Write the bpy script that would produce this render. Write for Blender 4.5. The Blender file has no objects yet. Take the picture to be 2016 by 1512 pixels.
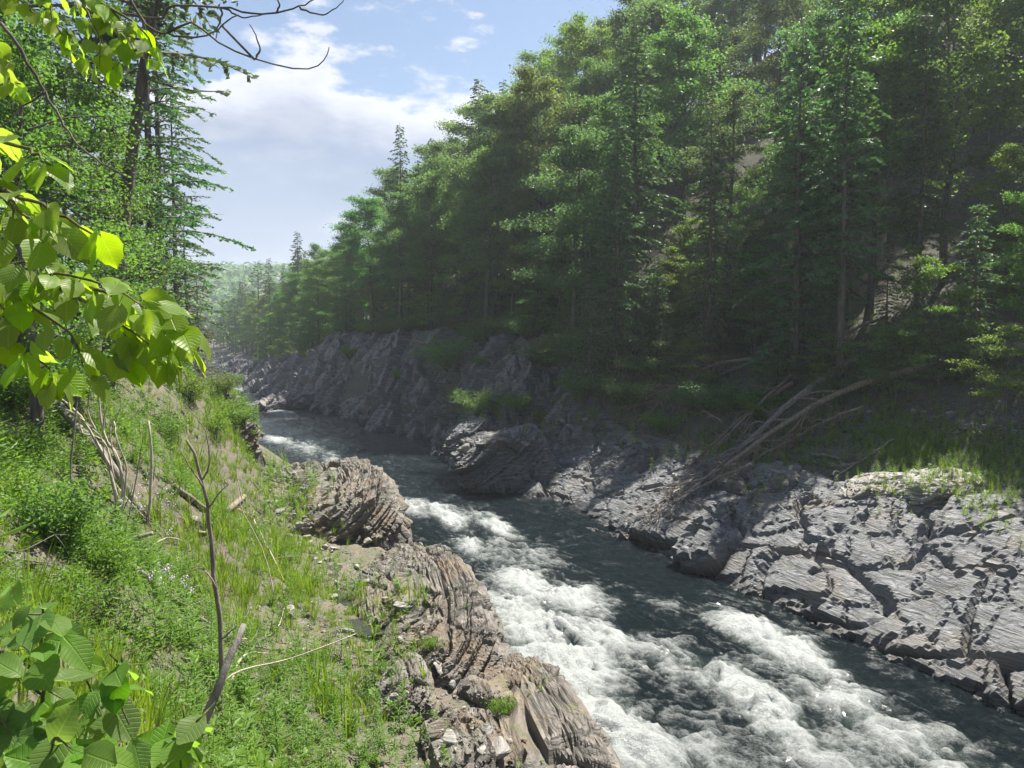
import bpy, bmesh, math, random, time
import numpy as np
from mathutils import Vector, Matrix, Euler
from mathutils.bvhtree import BVHTree

SC = bpy.context.scene
COL = SC.collection
R = math.radians

# ---------------------------------------------------------------- camera
CAM_H = 11.0
F_PX = 1523.0            # focal length in pixels of the 2016 px wide photograph
PITCH = math.atan(116.0 / F_PX)
cam_d = bpy.data.cameras.new('camera')
cam_d.sensor_width = 36.0
cam_d.lens = F_PX / 2016.0 * 36.0
cam_d.clip_start = 0.05
cam_d.clip_end = 6000
cam = bpy.data.objects.new('camera', cam_d)
cam.location = (0, 0, CAM_H)
cam.rotation_euler = (math.pi / 2 - PITCH, 0, 0)
COL.objects.link(cam)
SC.camera = cam

# ---------------------------------------------------------------- sky, sun, exposure
SUN_AZ = R(40)           # clockwise from +Y (to the right of the view)
SUN_EL = R(61)
world = bpy.data.worlds.new('World')
SC.world = world
world.use_nodes = True
nt = world.node_tree
nt.nodes.clear()


def N(nt, kind, ins=None, **props):
    n = nt.nodes.new(kind)
    for k, v in props.items():
        setattr(n, k, v)
    for k, v in (ins or {}).items():
        if hasattr(v, 'is_linked') or hasattr(v, 'links'):
            nt.links.new(v, n.inputs[k])
        else:
            n.inputs[k].default_value = v
    return n


def M(nt, op, a, b=None, c=None, clamp=False):
    n = nt.nodes.new('ShaderNodeMath')
    n.operation = op
    n.use_clamp = clamp
    for i, v in enumerate((a, b, c)):
        if v is None:
            continue
        if isinstance(v, (int, float)):
            n.inputs[i].default_value = v
        else:
            nt.links.new(v, n.inputs[i])
    return n.outputs[0]


def ramp(nt, fac, stops, interp='LINEAR'):
    n = nt.nodes.new('ShaderNodeValToRGB')
    n.color_ramp.interpolation = interp
    el = n.color_ramp.elements
    while len(el) < len(stops):
        el.new(0.5)
    for e, (p, c) in zip(el, stops):
        e.position = p
        e.color = (c[0], c[1], c[2], 1) if len(c) == 3 else c
    nt.links.new(fac, n.inputs[0])
    return n.outputs[0]


def mixc(nt, fac, a, b, mode='MIX'):
    n = nt.nodes.new('ShaderNodeMix')
    n.data_type = 'RGBA'
    n.blend_type = mode
    n.clamp_factor = True
    for sock, v in ((n.inputs[0], fac), (n.inputs[6], a), (n.inputs[7], b)):
        if isinstance(v, (int, float)):
            sock.default_value = v
        elif isinstance(v, (tuple, list)):
            sock.default_value = (v[0], v[1], v[2], 1)
        else:
            nt.links.new(v, sock)
    return n.outputs[2]


def smooth(nt, x, a, b):
    n = nt.nodes.new('ShaderNodeMapRange')
    n.interpolation_type = 'SMOOTHSTEP'
    n.inputs[1].default_value = a
    n.inputs[2].default_value = b
    n.inputs[3].default_value = 0
    n.inputs[4].default_value = 1
    nt.links.new(x, n.inputs[0])
    return n.outputs[0]


SKY_STR = 0.05
sky = N(nt, 'ShaderNodeTexSky', sky_type='NISHITA', sun_disc=False, sun_elevation=SUN_EL, sun_rotation=SUN_AZ,
        altitude=300.0, air_density=1.0, dust_density=0.6, ozone_density=1.5)
tc = N(nt, 'ShaderNodeTexCoord')
gen = tc.outputs['Generated']
sx = N(nt, 'ShaderNodeSeparateXYZ', {0: gen})
z = sx.outputs[2]
mp = N(nt, 'ShaderNodeMapping', {'Vector': gen, 'Scale': (1.0, 1.0, 2.4), 'Location': (3.3, 1.7, 0.35)})
n1 = N(nt, 'ShaderNodeTexNoise', {'Vector': mp.outputs[0], 'Scale': 5.0, 'Detail': 8.0, 'Roughness': 0.55}).outputs[0]
n2 = N(nt, 'ShaderNodeTexNoise', {'Vector': mp.outputs[0], 'Scale': 14.0, 'Detail': 7.0, 'Roughness': 0.6}).outputs[0]
n3 = N(nt, 'ShaderNodeTexNoise', {'Vector': mp.outputs[0], 'Scale': 2.6, 'Detail': 4.0, 'Roughness': 0.5}).outputs[0]
# a bank of cloud round the horizon with a ragged bright top, scattered puffs above, cover raised to brighten the shade
edge = M(nt, 'ADD', M(nt, 'MULTIPLY_ADD', n1, 0.20, 0.155), M(nt, 'MULTIPLY', n2, 0.085))
depth = M(nt, 'SUBTRACT', edge, z)                       # > 0 inside the bank
bank = smooth(nt, depth, -0.006, 0.016)
puff = M(nt, 'MULTIPLY', smooth(nt, M(nt, 'MULTIPLY_ADD', n2, 0.55, M(nt, 'MULTIPLY', n1, 0.45)), 0.53, 0.61), smooth(nt, n3, 0.32, 0.50))
mask = M(nt, 'MAXIMUM', M(nt, 'MULTIPLY', bank, 0.93), M(nt, 'MULTIPLY', puff, 0.75))
lav = mixc(nt, smooth(nt, n3, 0.35, 0.65), (0.100, 0.127, 0.196), (0.142, 0.172, 0.240))
soft = mixc(nt, M(nt, 'MULTIPLY', smooth(nt, n1, 0.56, 0.70), 0.6), lav, (0.235, 0.245, 0.275))
rim = M(nt, 'SUBTRACT', 1.0, smooth(nt, depth, 0.0, 0.11))
ccol = mixc(nt, M(nt, 'MULTIPLY', rim, 0.95), soft, (0.36, 0.36, 0.385))
cs = N(nt, 'ShaderNodeVectorMath', {0: ccol, 1: (1 / SKY_STR,) * 3}, operation='MULTIPLY').outputs[0]
skc = mixc(nt, mask, sky.outputs[0], cs)
bg = N(nt, 'ShaderNodeBackground', {'Color': skc, 'Strength': SKY_STR})
out = N(nt, 'ShaderNodeOutputWorld', {'Surface': bg.outputs[0]})

sun_d = bpy.data.lights.new('sun', 'SUN')
sun_d.energy = 5.0
sun_d.angle = R(0.55)
sun_d.color = (1.0, 0.94, 0.84)
sun = bpy.data.objects.new('sun', sun_d)
COL.objects.link(sun)
sdir = Vector((math.sin(SUN_AZ) * math.cos(SUN_EL), math.cos(SUN_AZ) * math.cos(SUN_EL), math.sin(SUN_EL)))
sun.rotation_euler = sdir.to_track_quat('Z', 'Y').to_euler()
sun.location = sdir * 80

SC.view_settings.view_transform = 'Standard'
SC.view_settings.look = 'None'
SC.view_settings.exposure = 1.5
SC.view_settings.gamma = 1
SC.view_settings.use_curve_mapping = False
SC.render.engine = 'CYCLES'
SC.cycles.max_bounces = 9
SC.cycles.diffuse_bounces = 5
SC.cycles.glossy_bounces = 3
SC.cycles.transmission_bounces = 6
SC.cycles.volume_bounces = 0
SC.cycles.use_denoising = True
SC.cycles.sample_clamp_indirect = 6

# ---------------------------------------------------------------- numbers: noise and hashes


def _h(ix, iy, iz, seed):
    h = (ix.astype(np.int64) * 374761393 + iy.astype(np.int64) * 668265263 + iz.astype(np.int64) * 1440662683 + seed * 362437) & 0xffffffff
    h = ((h ^ (h >> 13)) * 1274126177) & 0xffffffff
    h = ((h ^ (h >> 16)) * 2246822519) & 0xffffffff
    return ((h ^ (h >> 15)) & 0xffffff) / float(0xffffff)


def vn(P, scale, seed=0):
    """value noise in -1..1; P (n,3), scale = cells per metre (scalar or 3)"""
    q = P * np.asarray(scale)
    i = np.floor(q)
    f = q - i
    f = f * f * f * (f * (f * 6 - 15) + 10)
    i = i.astype(np.int64)
    r = 0
    for a in (0, 1):
        for b in (0, 1):
            for c in (0, 1):
                w = (f[:, 0] if a else 1 - f[:, 0]) * (f[:, 1] if b else 1 - f[:, 1]) * (f[:, 2] if c else 1 - f[:, 2])
                r = r + w * _h(i[:, 0] + a, i[:, 1] + b, i[:, 2] + c, seed)
    return r * 2 - 1


def fbm(P, scale, octv=4, seed=0, rough=0.5):
    r, a, t = 0, 1.0, 0
    s = np.asarray(scale, float)
    for k in range(octv):
        r = r + a * vn(P + 17.3 * k, s, seed + k)
        t += a
        a *= rough
        s = s * 2.03
    return r / t


def sstep(x, a, b):
    t = np.clip((x - a) / (b - a), 0, 1)
    return t * t * (3 - 2 * t)


def unit(v):
    v = np.asarray(v, float)
    return v / np.maximum(np.linalg.norm(v, axis=-1, keepdims=True), 1e-9)


def xy3(x, y, z=0):
    return np.stack([np.asarray(x, float), np.asarray(y, float), np.broadcast_to(np.asarray(z, float), np.shape(x))], -1)


# ---------------------------------------------------------------- meshes


class Geo:
    """vertices, faces (3 or 4 corners) and one number per vertex, gathered then built as one mesh"""

    def __init__(self):
        self.v, self.f, self.a, self.n = [], [], [], 0

    def add(self, v, f, a=None):
        v = np.asarray(v, float)
        f = np.asarray(f, np.int64)
        self.v.append(v)
        self.f.append(f + self.n)
        self.a.append(np.zeros(len(v)) if a is None else np.broadcast_to(np.asarray(a, float), (len(v),)))
        self.n += len(v)
        return self

    def arrays(self):
        return np.concatenate(self.v), self.f, np.concatenate(self.a)

    def mesh(self, name, mat=None, smooth_shade=False, origin=None, attrs=None):
        v = np.concatenate(self.v)
        if origin is not None:
            v = v - np.asarray(origin)
        me = bpy.data.meshes.new(name)
        me.vertices.add(len(v))
        me.vertices.foreach_set('co', v.astype(np.float32).ravel())
        loops = np.concatenate([f.ravel() for f in self.f])
        tot = np.concatenate([np.full(len(f), f.shape[1]) for f in self.f])
        start = np.concatenate([[0], np.cumsum(tot)[:-1]])
        me.loops.add(len(loops))
        me.loops.foreach_set('vertex_index', loops.astype(np.int32))
        me.polygons.add(len(tot))
        me.polygons.foreach_set('loop_start', start.astype(np.int32))
        me.polygons.foreach_set('use_smooth', np.full(len(tot), smooth_shade))
        me.update(calc_edges=True)
        at = {'v': np.concatenate(self.a)}
        at.update(attrs or {})
        for k, val in at.items():
            me.attributes.new(k, 'FLOAT', 'POINT').data.foreach_set('value', np.asarray(val, np.float32))
        if mat:
            me.materials.append(mat)
        return me


def grid_faces(nu, nv):
    i = np.arange(nu - 1)[:, None] * nv + np.arange(nv - 1)[None, :]
    return np.stack([i, i + nv, i + nv + 1, i + 1], -1).reshape(-1, 4)


def tube(pts, rad, sides=7, wob=0.0, seed=0):
    """a tapered tube along points, closed at both ends"""
    p = np.asarray(pts, float)
    n = len(p)
    rad = np.broadcast_to(np.asarray(rad, float), (n,))
    t = unit(np.gradient(p, axis=0))
    ref = np.array([0, 0, 1.0]) if abs(t[0, 2]) < 0.9 else np.array([1.0, 0, 0])
    v = []
    u = unit(np.cross(t[0], ref))
    ang = np.arange(sides) * 2 * math.pi / sides
    rg = np.random.default_rng(seed + 5)
    prof = 1 + wob * rg.normal(0, 1, (1, sides))
    for k in range(n):
        u = unit(u - t[k] * np.dot(u, t[k]))
        w = np.cross(t[k], u)
        rr = rad[k] * (prof[0] + (wob * 0.5 * rg.normal(0, 1, sides) if wob else 0))
        v.append(p[k] + np.cos(ang)[:, None] * u * rr[:, None] + np.sin(ang)[:, None] * w * rr[:, None])
    v = np.concatenate(v)
    i = np.arange(n - 1)[:, None] * sides + np.arange(sides)[None, :]
    j = np.arange(n - 1)[:, None] * sides + (np.arange(sides)[None, :] + 1) % sides
    f = np.stack([i, j, j + sides, i + sides], -1).reshape(-1, 4)
    v = np.concatenate([v, p[:1], p[-1:]])
    a0, a1 = n * sides, n * sides + 1
    k = np.arange(sides)
    c0 = np.stack([np.full(sides, a0), (k + 1) % sides, k], -1)
    c1 = np.stack([np.full(sides, a1), (n - 1) * sides + k, (n - 1) * sides + (k + 1) % sides], -1)
    return v, f, np.concatenate([c0, c1])


def add_tube(g, pts, rad, sides=7, wob=0.0, seed=0, a=None):
    v, f, c = tube(pts, rad, sides, wob, seed)
    g.v.append(v)
    g.f.append(f + g.n)
    g.f.append(c + g.n)
    g.a.append(np.full(len(v), 0.0 if a is None else a))
    g.n += len(v)


def curve(ctrl, n=10, jit=0.0, seed=0):
    """smooth line through control points (Catmull-Rom), with a little wander"""
    c = np.asarray(ctrl, float)
    c = np.concatenate([[2 * c[0] - c[1]], c, [2 * c[-1] - c[-2]]])
    m = len(c) - 3
    t = np.linspace(0, m - 1e-6, n)
    i = t.astype(int)
    u = (t - i)[:, None]
    p0, p1, p2, p3 = c[i], c[i + 1], c[i + 2], c[i + 3]
    r = 0.5 * (2 * p1 + (p2 - p0) * u + (2 * p0 - 5 * p1 + 4 * p2 - p3) * u ** 2 + (3 * p1 - p0 - 3 * p2 + p3) * u ** 3)
    if jit:
        rg = np.random.default_rng(seed + 11)
        j = rg.normal(0, jit, r.shape)
        j[0] = 0
        r = r + j
    return r


def obj(name, me, parent=None, loc=None):
    o = bpy.data.objects.new(name, me)
    COL.objects.link(o)
    if parent is not None:
        o.parent = parent
    if loc is not None:
        o.location = tuple(loc)
    return o


def tag(o, label, cat, group=None):
    o['label'] = label
    o['category'] = cat
    if group:
        o['group'] = group
    return o


def thing(name, label, cat, loc=(0, 0, 0), group=None, rotz=0.0):
    o = bpy.data.objects.new(name, None)
    COL.objects.link(o)
    o.empty_display_size = 0.2
    o.location = tuple(loc)
    o.rotation_euler = (0, 0, rotz)
    return tag(o, label, cat, group)


def copy_tree(root, loc, rot=(0, 0, 0), sc=1.0, label=None, group=None):
    r = root.copy()
    COL.objects.link(r)
    r.location = tuple(loc)
    r.rotation_euler = rot
    r.scale = (sc, sc, sc) if isinstance(sc, (int, float)) else sc
    if label:
        r['label'] = label
    if group:
        r['group'] = group
    for ch in root.children:
        c = ch.copy()
        COL.objects.link(c)
        c.parent = r
        for g in ch.children:
            d = g.copy()
            COL.objects.link(d)
            d.parent = c
    return r


def ray(px, py):
    """direction of a photograph pixel, used to read the place's layout from the photograph"""
    u = (px - 1008) / F_PX
    v = (756 - py) / F_PX
    return np.array([u, math.cos(PITCH) + v * math.sin(PITCH), v * math.cos(PITCH) - math.sin(PITCH)])


def at(px, py, dist):
    d = ray(px, py)
    return np.array([0, 0, CAM_H]) + d * (dist / d[1])


def proj(p):
    """world point -> photograph pixel and depth"""
    q = np.asarray(p, float) - np.array([0, 0, CAM_H])
    fwd = q[..., 1] * math.cos(PITCH) - q[..., 2] * math.sin(PITCH)
    up = q[..., 1] * math.sin(PITCH) + q[..., 2] * math.cos(PITCH)
    return 1008 + F_PX * q[..., 0] / fwd, 756 - F_PX * up / fwd, fwd


# ---------------------------------------------------------------- materials


def new_mat(name):
    m = bpy.data.materials.new(name)
    m.use_nodes = True
    m.node_tree.nodes.clear()
    return m, m.node_tree


def finish(nt, shader, disp=None):
    N(nt, 'ShaderNodeOutputMaterial', {'Surface': shader})


def bump(nt, height, strength, dist):
    return N(nt, 'ShaderNodeBump', {'Height': height, 'Strength': strength, 'Distance': dist}).outputs[0]


def rock_mat(name, dark, light, stain, stain_amt, fol_rot, green=0.0):
    m, nt = new_mat(name)
    pos = N(nt, 'ShaderNodeNewGeometry').outputs['Position']
    mp = N(nt, 'ShaderNodeMapping', {'Vector': pos, 'Rotation': fol_rot, 'Scale': (0.55, 0.55, 9.0)}).outputs[0]
    fol = N(nt, 'ShaderNodeTexNoise', {'Vector': mp, 'Scale': 1.5, 'Detail': 8.0, 'Roughness': 0.68}).outputs[0]
    big = N(nt, 'ShaderNodeTexNoise', {'Vector': pos, 'Scale': 0.55, 'Detail': 5.0, 'Roughness': 0.6}).outputs[0]
    fine = N(nt, 'ShaderNodeTexNoise', {'Vector': pos, 'Scale': 9.0, 'Detail': 6.0, 'Roughness': 0.7}).outputs[0]
    base = mixc(nt, smooth(nt, fol, 0.3, 0.7), dark, light)
    base = mixc(nt, M(nt, 'MULTIPLY', smooth(nt, big, 0.46, 0.66), stain_amt), base, stain)
    base = mixc(nt, M(nt, 'MULTIPLY', smooth(nt, fine, 0.55, 0.75), 0.45), base, tuple(min(1, c * 1.5) for c in light))
    if green:
        mo = N(nt, 'ShaderNodeTexNoise', {'Vector': pos, 'Scale': 1.7, 'Detail': 6.0, 'Roughness': 0.7}).outputs[0]
        up = N(nt, 'ShaderNodeSeparateXYZ', {0: N(nt, 'ShaderNodeNewGeometry').outputs['Normal']}).outputs[2]
        gm = M(nt, 'MULTIPLY', smooth(nt, mo, 0.52, 0.68), smooth(nt, up, 0.2, 0.8))
        base = mixc(nt, M(nt, 'MULTIPLY', gm, green), base, (0.10, 0.12, 0.035))
    # dark wet band just above the water
    zz = N(nt, 'ShaderNodeSeparateXYZ', {0: pos}).outputs[2]
    wet = M(nt, 'SUBTRACT', 1.0, smooth(nt, M(nt, 'MULTIPLY_ADD', big, 0.5, zz), 0.35, 0.95))
    base = mixc(nt, M(nt, 'MULTIPLY', wet, 0.72), base, (0.05, 0.05, 0.048))
    rough = M(nt, 'SUBTRACT', M(nt, 'MULTIPLY_ADD', fine, 0.25, 0.46), M(nt, 'MULTIPLY', wet, 0.3))
    hh = M(nt, 'ADD', M(nt, 'MULTIPLY', fol, 1.0), M(nt, 'MULTIPLY', fine, 0.25))
    nb = bump(nt, hh, 1.0, 0.14)
    p = N(nt, 'ShaderNodeBsdfPrincipled', {'Base Color': base, 'Roughness': rough, 'Normal': nb, 'Specular IOR Level': 0.4})
    finish(nt, p.outputs[0])
    return m


def ground_mat(name, c1, c2, c3):
    m, nt = new_mat(name)
    pos = N(nt, 'ShaderNodeNewGeometry').outputs['Position']
    a = N(nt, 'ShaderNodeTexNoise', {'Vector': pos, 'Scale': 0.9, 'Detail': 8.0, 'Roughness': 0.65}).outputs[0]
    b = N(nt, 'ShaderNodeTexNoise', {'Vector': pos, 'Scale': 14.0, 'Detail': 6.0, 'Roughness': 0.7}).outputs[0]
    c = N(nt, 'ShaderNodeTexVoronoi', {'Vector': pos, 'Scale': 16.0}).outputs['Color']
    base = mixc(nt, smooth(nt, a, 0.42, 0.6), c1, c2)
    base = mixc(nt, smooth(nt, b, 0.5, 0.7), base, c3)
    base = mixc(nt, 0.25, base, N(nt, 'ShaderNodeHueSaturation', {'Color': c, 'Saturation': 0.0, 'Value': 0.3}).outputs[0])
    p = N(nt, 'ShaderNodeBsdfPrincipled', {'Base Color': base, 'Roughness': 0.95, 'Specular IOR Level': 0.1, 'Normal': bump(nt, b, 1.0, 0.06)})
    finish(nt, p.outputs[0])
    return m


def leaf_mat(name, dark, light, trans=0.45, tcol=None, rough=0.5, spec=0.3, vein=None, gain=1.45, hue=0.075):
    """leaf: colour by leaf (attribute v) and by plant (object random), light shining through"""
    m, nt = new_mat(name)
    v = N(nt, 'ShaderNodeAttribute', attribute_name='v').outputs['Fac']
    rnd = N(nt, 'ShaderNodeObjectInfo').outputs['Random']
    fac = M(nt, 'ADD', M(nt, 'MULTIPLY', v, 0.65), M(nt, 'MULTIPLY', rnd, 0.35), clamp=True)
    col = mixc(nt, fac, dark, light)
    r2 = M(nt, 'FRACT', M(nt, 'MULTIPLY', rnd, 7.31))
    if hue:
        col = N(nt, 'ShaderNodeHueSaturation', {'Color': col, 'Hue': M(nt, 'MULTIPLY_ADD', rnd, hue, 0.5 - hue * 0.28), 'Saturation': M(nt, 'MULTIPLY_ADD', r2, 0.3, 0.82), 'Value': M(nt, 'MULTIPLY_ADD', r2, 0.45, 0.84)}).outputs[0]
    nrm = None
    if vein:
        uv = N(nt, 'ShaderNodeTexCoord').outputs['Object']
        s = N(nt, 'ShaderNodeSeparateXYZ', {0: uv})
        ay = M(nt, 'ABSOLUTE', s.outputs[1])
        ph = M(nt, 'MULTIPLY', M(nt, 'SUBTRACT', s.outputs[0], M(nt, 'MULTIPLY', ay, vein[1])), vein[0])
        w = M(nt, 'ABSOLUTE', M(nt, 'SUBTRACT', M(nt, 'FRACT', ph), 0.5))
        side = smooth(nt, w, 0.36, 0.5)
        mid = M(nt, 'SUBTRACT', 1.0, smooth(nt, ay, 0.008, 0.028))
        vm = M(nt, 'MAXIMUM', side, mid)
        col = mixc(nt, M(nt, 'MULTIPLY', vm, 0.28), col, tuple(min(1, c * 1.5 + 0.02) for c in light))
        nrm = bump(nt, M(nt, 'SUBTRACT', 1.0, vm), 0.4, 0.015)
    tc = N(nt, 'ShaderNodeVectorMath', {0: col, 1: tcol or (gain * 1.25, gain * 1.2, gain * 0.55)}, operation='MULTIPLY').outputs[0]
    p = N(nt, 'ShaderNodeBsdfPrincipled', {'Base Color': col, 'Roughness': rough, 'Specular IOR Level': spec})
    t = N(nt, 'ShaderNodeBsdfTranslucent', {'Color': tc})
    if nrm is not None:
        nt.links.new(nrm, p.inputs['Normal'])
    mx = N(nt, 'ShaderNodeMixShader', {0: trans, 1: p.outputs[0], 2: t.outputs[0]})
    finish(nt, mx.outputs[0])
    return m


def bark_mat(name, dark, light, scale=6.0, stretch=0.15, rough=0.9):
    m, nt = new_mat(name)
    co = N(nt, 'ShaderNodeTexCoord').outputs['Object']
    mp = N(nt, 'ShaderNodeMapping', {'Vector': co, 'Scale': (1, 1, stretch)}).outputs[0]
    a = N(nt, 'ShaderNodeTexNoise', {'Vector': mp, 'Scale': scale, 'Detail': 8.0, 'Roughness': 0.7}).outputs[0]
    b = N(nt, 'ShaderNodeTexNoise', {'Vector': co, 'Scale': 1.3, 'Detail': 3.0}).outputs[0]
    f = M(nt, 'ADD', M(nt, 'MULTIPLY', smooth(nt, a, 0.35, 0.68), 0.7), M(nt, 'MULTIPLY', b, 0.3))
    col = mixc(nt, f, dark, light)
    p = N(nt, 'ShaderNodeBsdfPrincipled', {'Base Color': col, 'Roughness': rough, 'Specular IOR Level': 0.2, 'Normal': bump(nt, a, 0.8, 0.04)})
    finish(nt, p.outputs[0])
    return m


FOL_ROT = (R(-10), R(-38), 0)
MAT = {
    'rock_grey': rock_mat('rock_grey', (0.062, 0.067, 0.074), (0.205, 0.213, 0.224), (0.175, 0.145, 0.115), 0.5, FOL_ROT, 0.35),
    'rock_brown': rock_mat('rock_brown', (0.055, 0.05, 0.043), (0.225, 0.205, 0.18), (0.17, 0.12, 0.075), 0.65, FOL_ROT, 0.55),
    'stone': rock_mat('stone', (0.20, 0.19, 0.175), (0.36, 0.345, 0.32), (0.26, 0.20, 0.15), 0.5, FOL_ROT, 0.2),
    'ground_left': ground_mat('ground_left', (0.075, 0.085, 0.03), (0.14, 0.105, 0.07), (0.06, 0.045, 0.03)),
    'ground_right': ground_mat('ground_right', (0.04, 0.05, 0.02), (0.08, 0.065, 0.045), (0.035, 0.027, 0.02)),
    'leaf_broad': leaf_mat('leaf_broad', (0.048, 0.105, 0.042), (0.105, 0.175, 0.058), 0.5, hue=0.06),
    'leaf_light': leaf_mat('leaf_light', (0.06, 0.125, 0.02), (0.13, 0.20, 0.04), 0.52),
    'needle': leaf_mat('needle', (0.040, 0.088, 0.044), (0.080, 0.135, 0.055), 0.36),
    'needle_brown': leaf_mat('needle_brown', (0.06, 0.05, 0.028), (0.11, 0.085, 0.05), 0.25, tcol=(1.3, 1.1, 0.7)),
    'herb': leaf_mat('herb', (0.060, 0.15, 0.014), (0.15, 0.25, 0.03), 0.45, hue=0),
    'grass': leaf_mat('grass', (0.085, 0.17, 0.013), (0.19, 0.28, 0.03), 0.45, hue=0),
    'dry': leaf_mat('dry', (0.12, 0.085, 0.04), (0.24, 0.18, 0.10), 0.3, tcol=(1.2, 1.1, 0.8)),
    'fern': leaf_mat('fern', (0.06, 0.15, 0.028), (0.13, 0.22, 0.045), 0.45, hue=0),
    'linden': leaf_mat('linden', (0.11, 0.185, 0.012), (0.165, 0.245, 0.02), 0.62, rough=0.42, spec=0.4, vein=(8.0, 0.9), gain=1.85, hue=0.03),
    'alder': leaf_mat('alder', (0.075, 0.155, 0.022), (0.135, 0.22, 0.034), 0.55, rough=0.5, spec=0.3, vein=(9.0, 0.55), gain=1.9, hue=0.03),
    'bark': bark_mat('bark', (0.04, 0.034, 0.028), (0.19, 0.17, 0.145)),
    'bark_pale': bark_mat('bark_pale', (0.12, 0.11, 0.10), (0.36, 0.34, 0.31), 5.0, 0.6),
    'dead_wood': bark_mat('dead_wood', (0.11, 0.09, 0.07), (0.33, 0.28, 0.22), 12.0, 0.2),
    'bleached': bark_mat('bleached', (0.28, 0.23, 0.19), (0.62, 0.55, 0.47), 14.0, 0.3),
    'drift': bark_mat('drift', (0.11, 0.10, 0.088), (0.31, 0.285, 0.255), 9.0, 0.3),
    'twig_green': bark_mat('twig_green', (0.09, 0.08, 0.035), (0.19, 0.19, 0.08), 20.0, 0.4),
    'flower': leaf_mat('flower', (0.40, 0.26, 0.50), (0.75, 0.70, 0.80), 0.3, tcol=(1, 1, 1)),
}

# ---------------------------------------------------------------- the lie of the land
LEFT = np.array([(30, -60), (26, -20), (20, -8), (14, 0), (9, 5), (5.0, 10), (2.3, 15.2), (1.0, 18), (0.3, 21.2), (-0.1, 25.5), (-1.3, 29), (-4.6, 33.2),
                 (-6.2, 38.9), (-10.2, 48.5), (-21.2, 61.3), (-31.5, 82), (-43, 102), (-60, 132), (-92, 210), (-150, 336), (-215, 470)], float)
RIGHT = np.array([(42, -60), (37, -20), (30, -5), (24, 4), (19, 12), (14.2, 19.8), (13.1, 22.9), (9.9, 29.3), (7.1, 35), (3.0, 45.9), (-3.6, 54.3), (-6.3, 69.4),
                  (-17, 84.5), (-32, 107.9), (-45, 128.8), (-78, 209.7), (-136, 336), (-200, 470)], float)


def resample(P, step):
    d = np.concatenate([[0], np.cumsum(np.linalg.norm(np.diff(P, axis=0), axis=1))])
    n = int(d[-1] / step) + 1
    s = np.linspace(0, d[-1], n)
    q = np.stack([np.interp(s, d, P[:, k]) for k in range(2)], -1)
    for _ in range(2):
        q[1:-1] = 0.25 * q[:-2] + 0.5 * q[1:-1] + 0.25 * q[2:]
    return q


def thin(P):
    keep = [0]
    for k in range(1, len(P)):
        step = 2.2 if 5 < P[k][1] < 75 else 9.0
        if np.hypot(*(P[k] - P[keep[-1]])) >= step or k == len(P) - 1:
            keep.append(k)
    return P[keep]


LEFT_S = thin(resample(LEFT, 1.0))
RIGHT_S = thin(resample(RIGHT, 1.0))


def signed_dist(x, y, P, left_positive):
    """signed distance to a bank line and a smooth position along it (its y)"""
    best = np.full(x.shape, 1e9)
    sg = np.zeros(x.shape)
    segs = []
    for k in range(len(P) - 1):
        a, b = P[k], P[k + 1]
        e = b - a
        t = np.clip(((x - a[0]) * e[0] + (y - a[1]) * e[1]) / (e @ e), 0, 1)
        dx = x - (a[0] + t * e[0])
        dy = y - (a[1] + t * e[1])
        d = np.hypot(dx, dy)
        m = d < best
        cr = e[0] * dy - e[1] * dx
        best = np.where(m, d, best)
        sg = np.where(m, np.sign(cr), sg)
        segs.append((a[1] + t * e[1], d))
    ws = np.zeros(x.shape)
    yy = np.zeros(x.shape)
    sc = 1.0 / (0.12 * best + 0.4)
    for ya, d in segs:
        w = np.exp(-np.minimum((d - best) * sc, 40))
        ws += w
        yy += w * ya
    return best * (sg if left_positive else -sg), yy / ws


BED = [(-6, -1.2), (-1.0, -0.9)]
LEFT_T = [
    (-60, [(0, -.3), (1, 1), (3, 2), (6, 5), (9, 8.2), (10, 9.3), (12, 9.8), (20, 11), (60, 22), (160, 30)]),
    (8, [(0, -.3), (.8, .7), (3, 1.3), (5, 3.1), (7, 5.4), (9, 8.0), (10, 9.3), (11, 9.6), (14, 10.0), (20, 11), (60, 22), (160, 30)]),
    (16, [(0, -.3), (.6, .5), (3, .8), (5, 1.5), (7, 3.4), (9, 6.1), (11, 7.9), (14, 8.8), (20, 10.4), (60, 22), (160, 30)]),
    (24, [(0, -.3), (.6, .4), (4, .7), (6, 1.3), (8, 2.3), (10, 4.6), (12, 7.2), (15, 8.9), (22, 11), (60, 22), (160, 30)]),
    (34, [(0, -.3), (.8, .5), (4, 1.0), (6, 1.5), (8, 3.4), (10, 6.3), (12, 8.6), (15, 10.3), (60, 22), (160, 30)]),
    (45, [(0, -.3), (.8, .7), (4, 1.2), (5.5, 1.8), (7, 4.6), (9, 7.8), (11, 9.7), (14, 10.9), (60, 22), (160, 30)]),
    (61, [(0, -.3), (.8, 1.6), (2, 3.2), (5, 5.4), (8, 7.8), (14, 10.2), (60, 20), (160, 28)]),
    (100, [(0, -.3), (1.5, 1.2), (4, 2.8), (9, 5.4), (14, 7.4), (60, 16), (160, 24)]),
    (200, [(0, -.3), (3, 1.5), (8, 4), (15, 6), (60, 10), (160, 16)]),
    (420, [(0, -.3), (3, 1.2), (8, 3), (15, 4), (60, 7), (160, 12)]),
]
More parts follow.
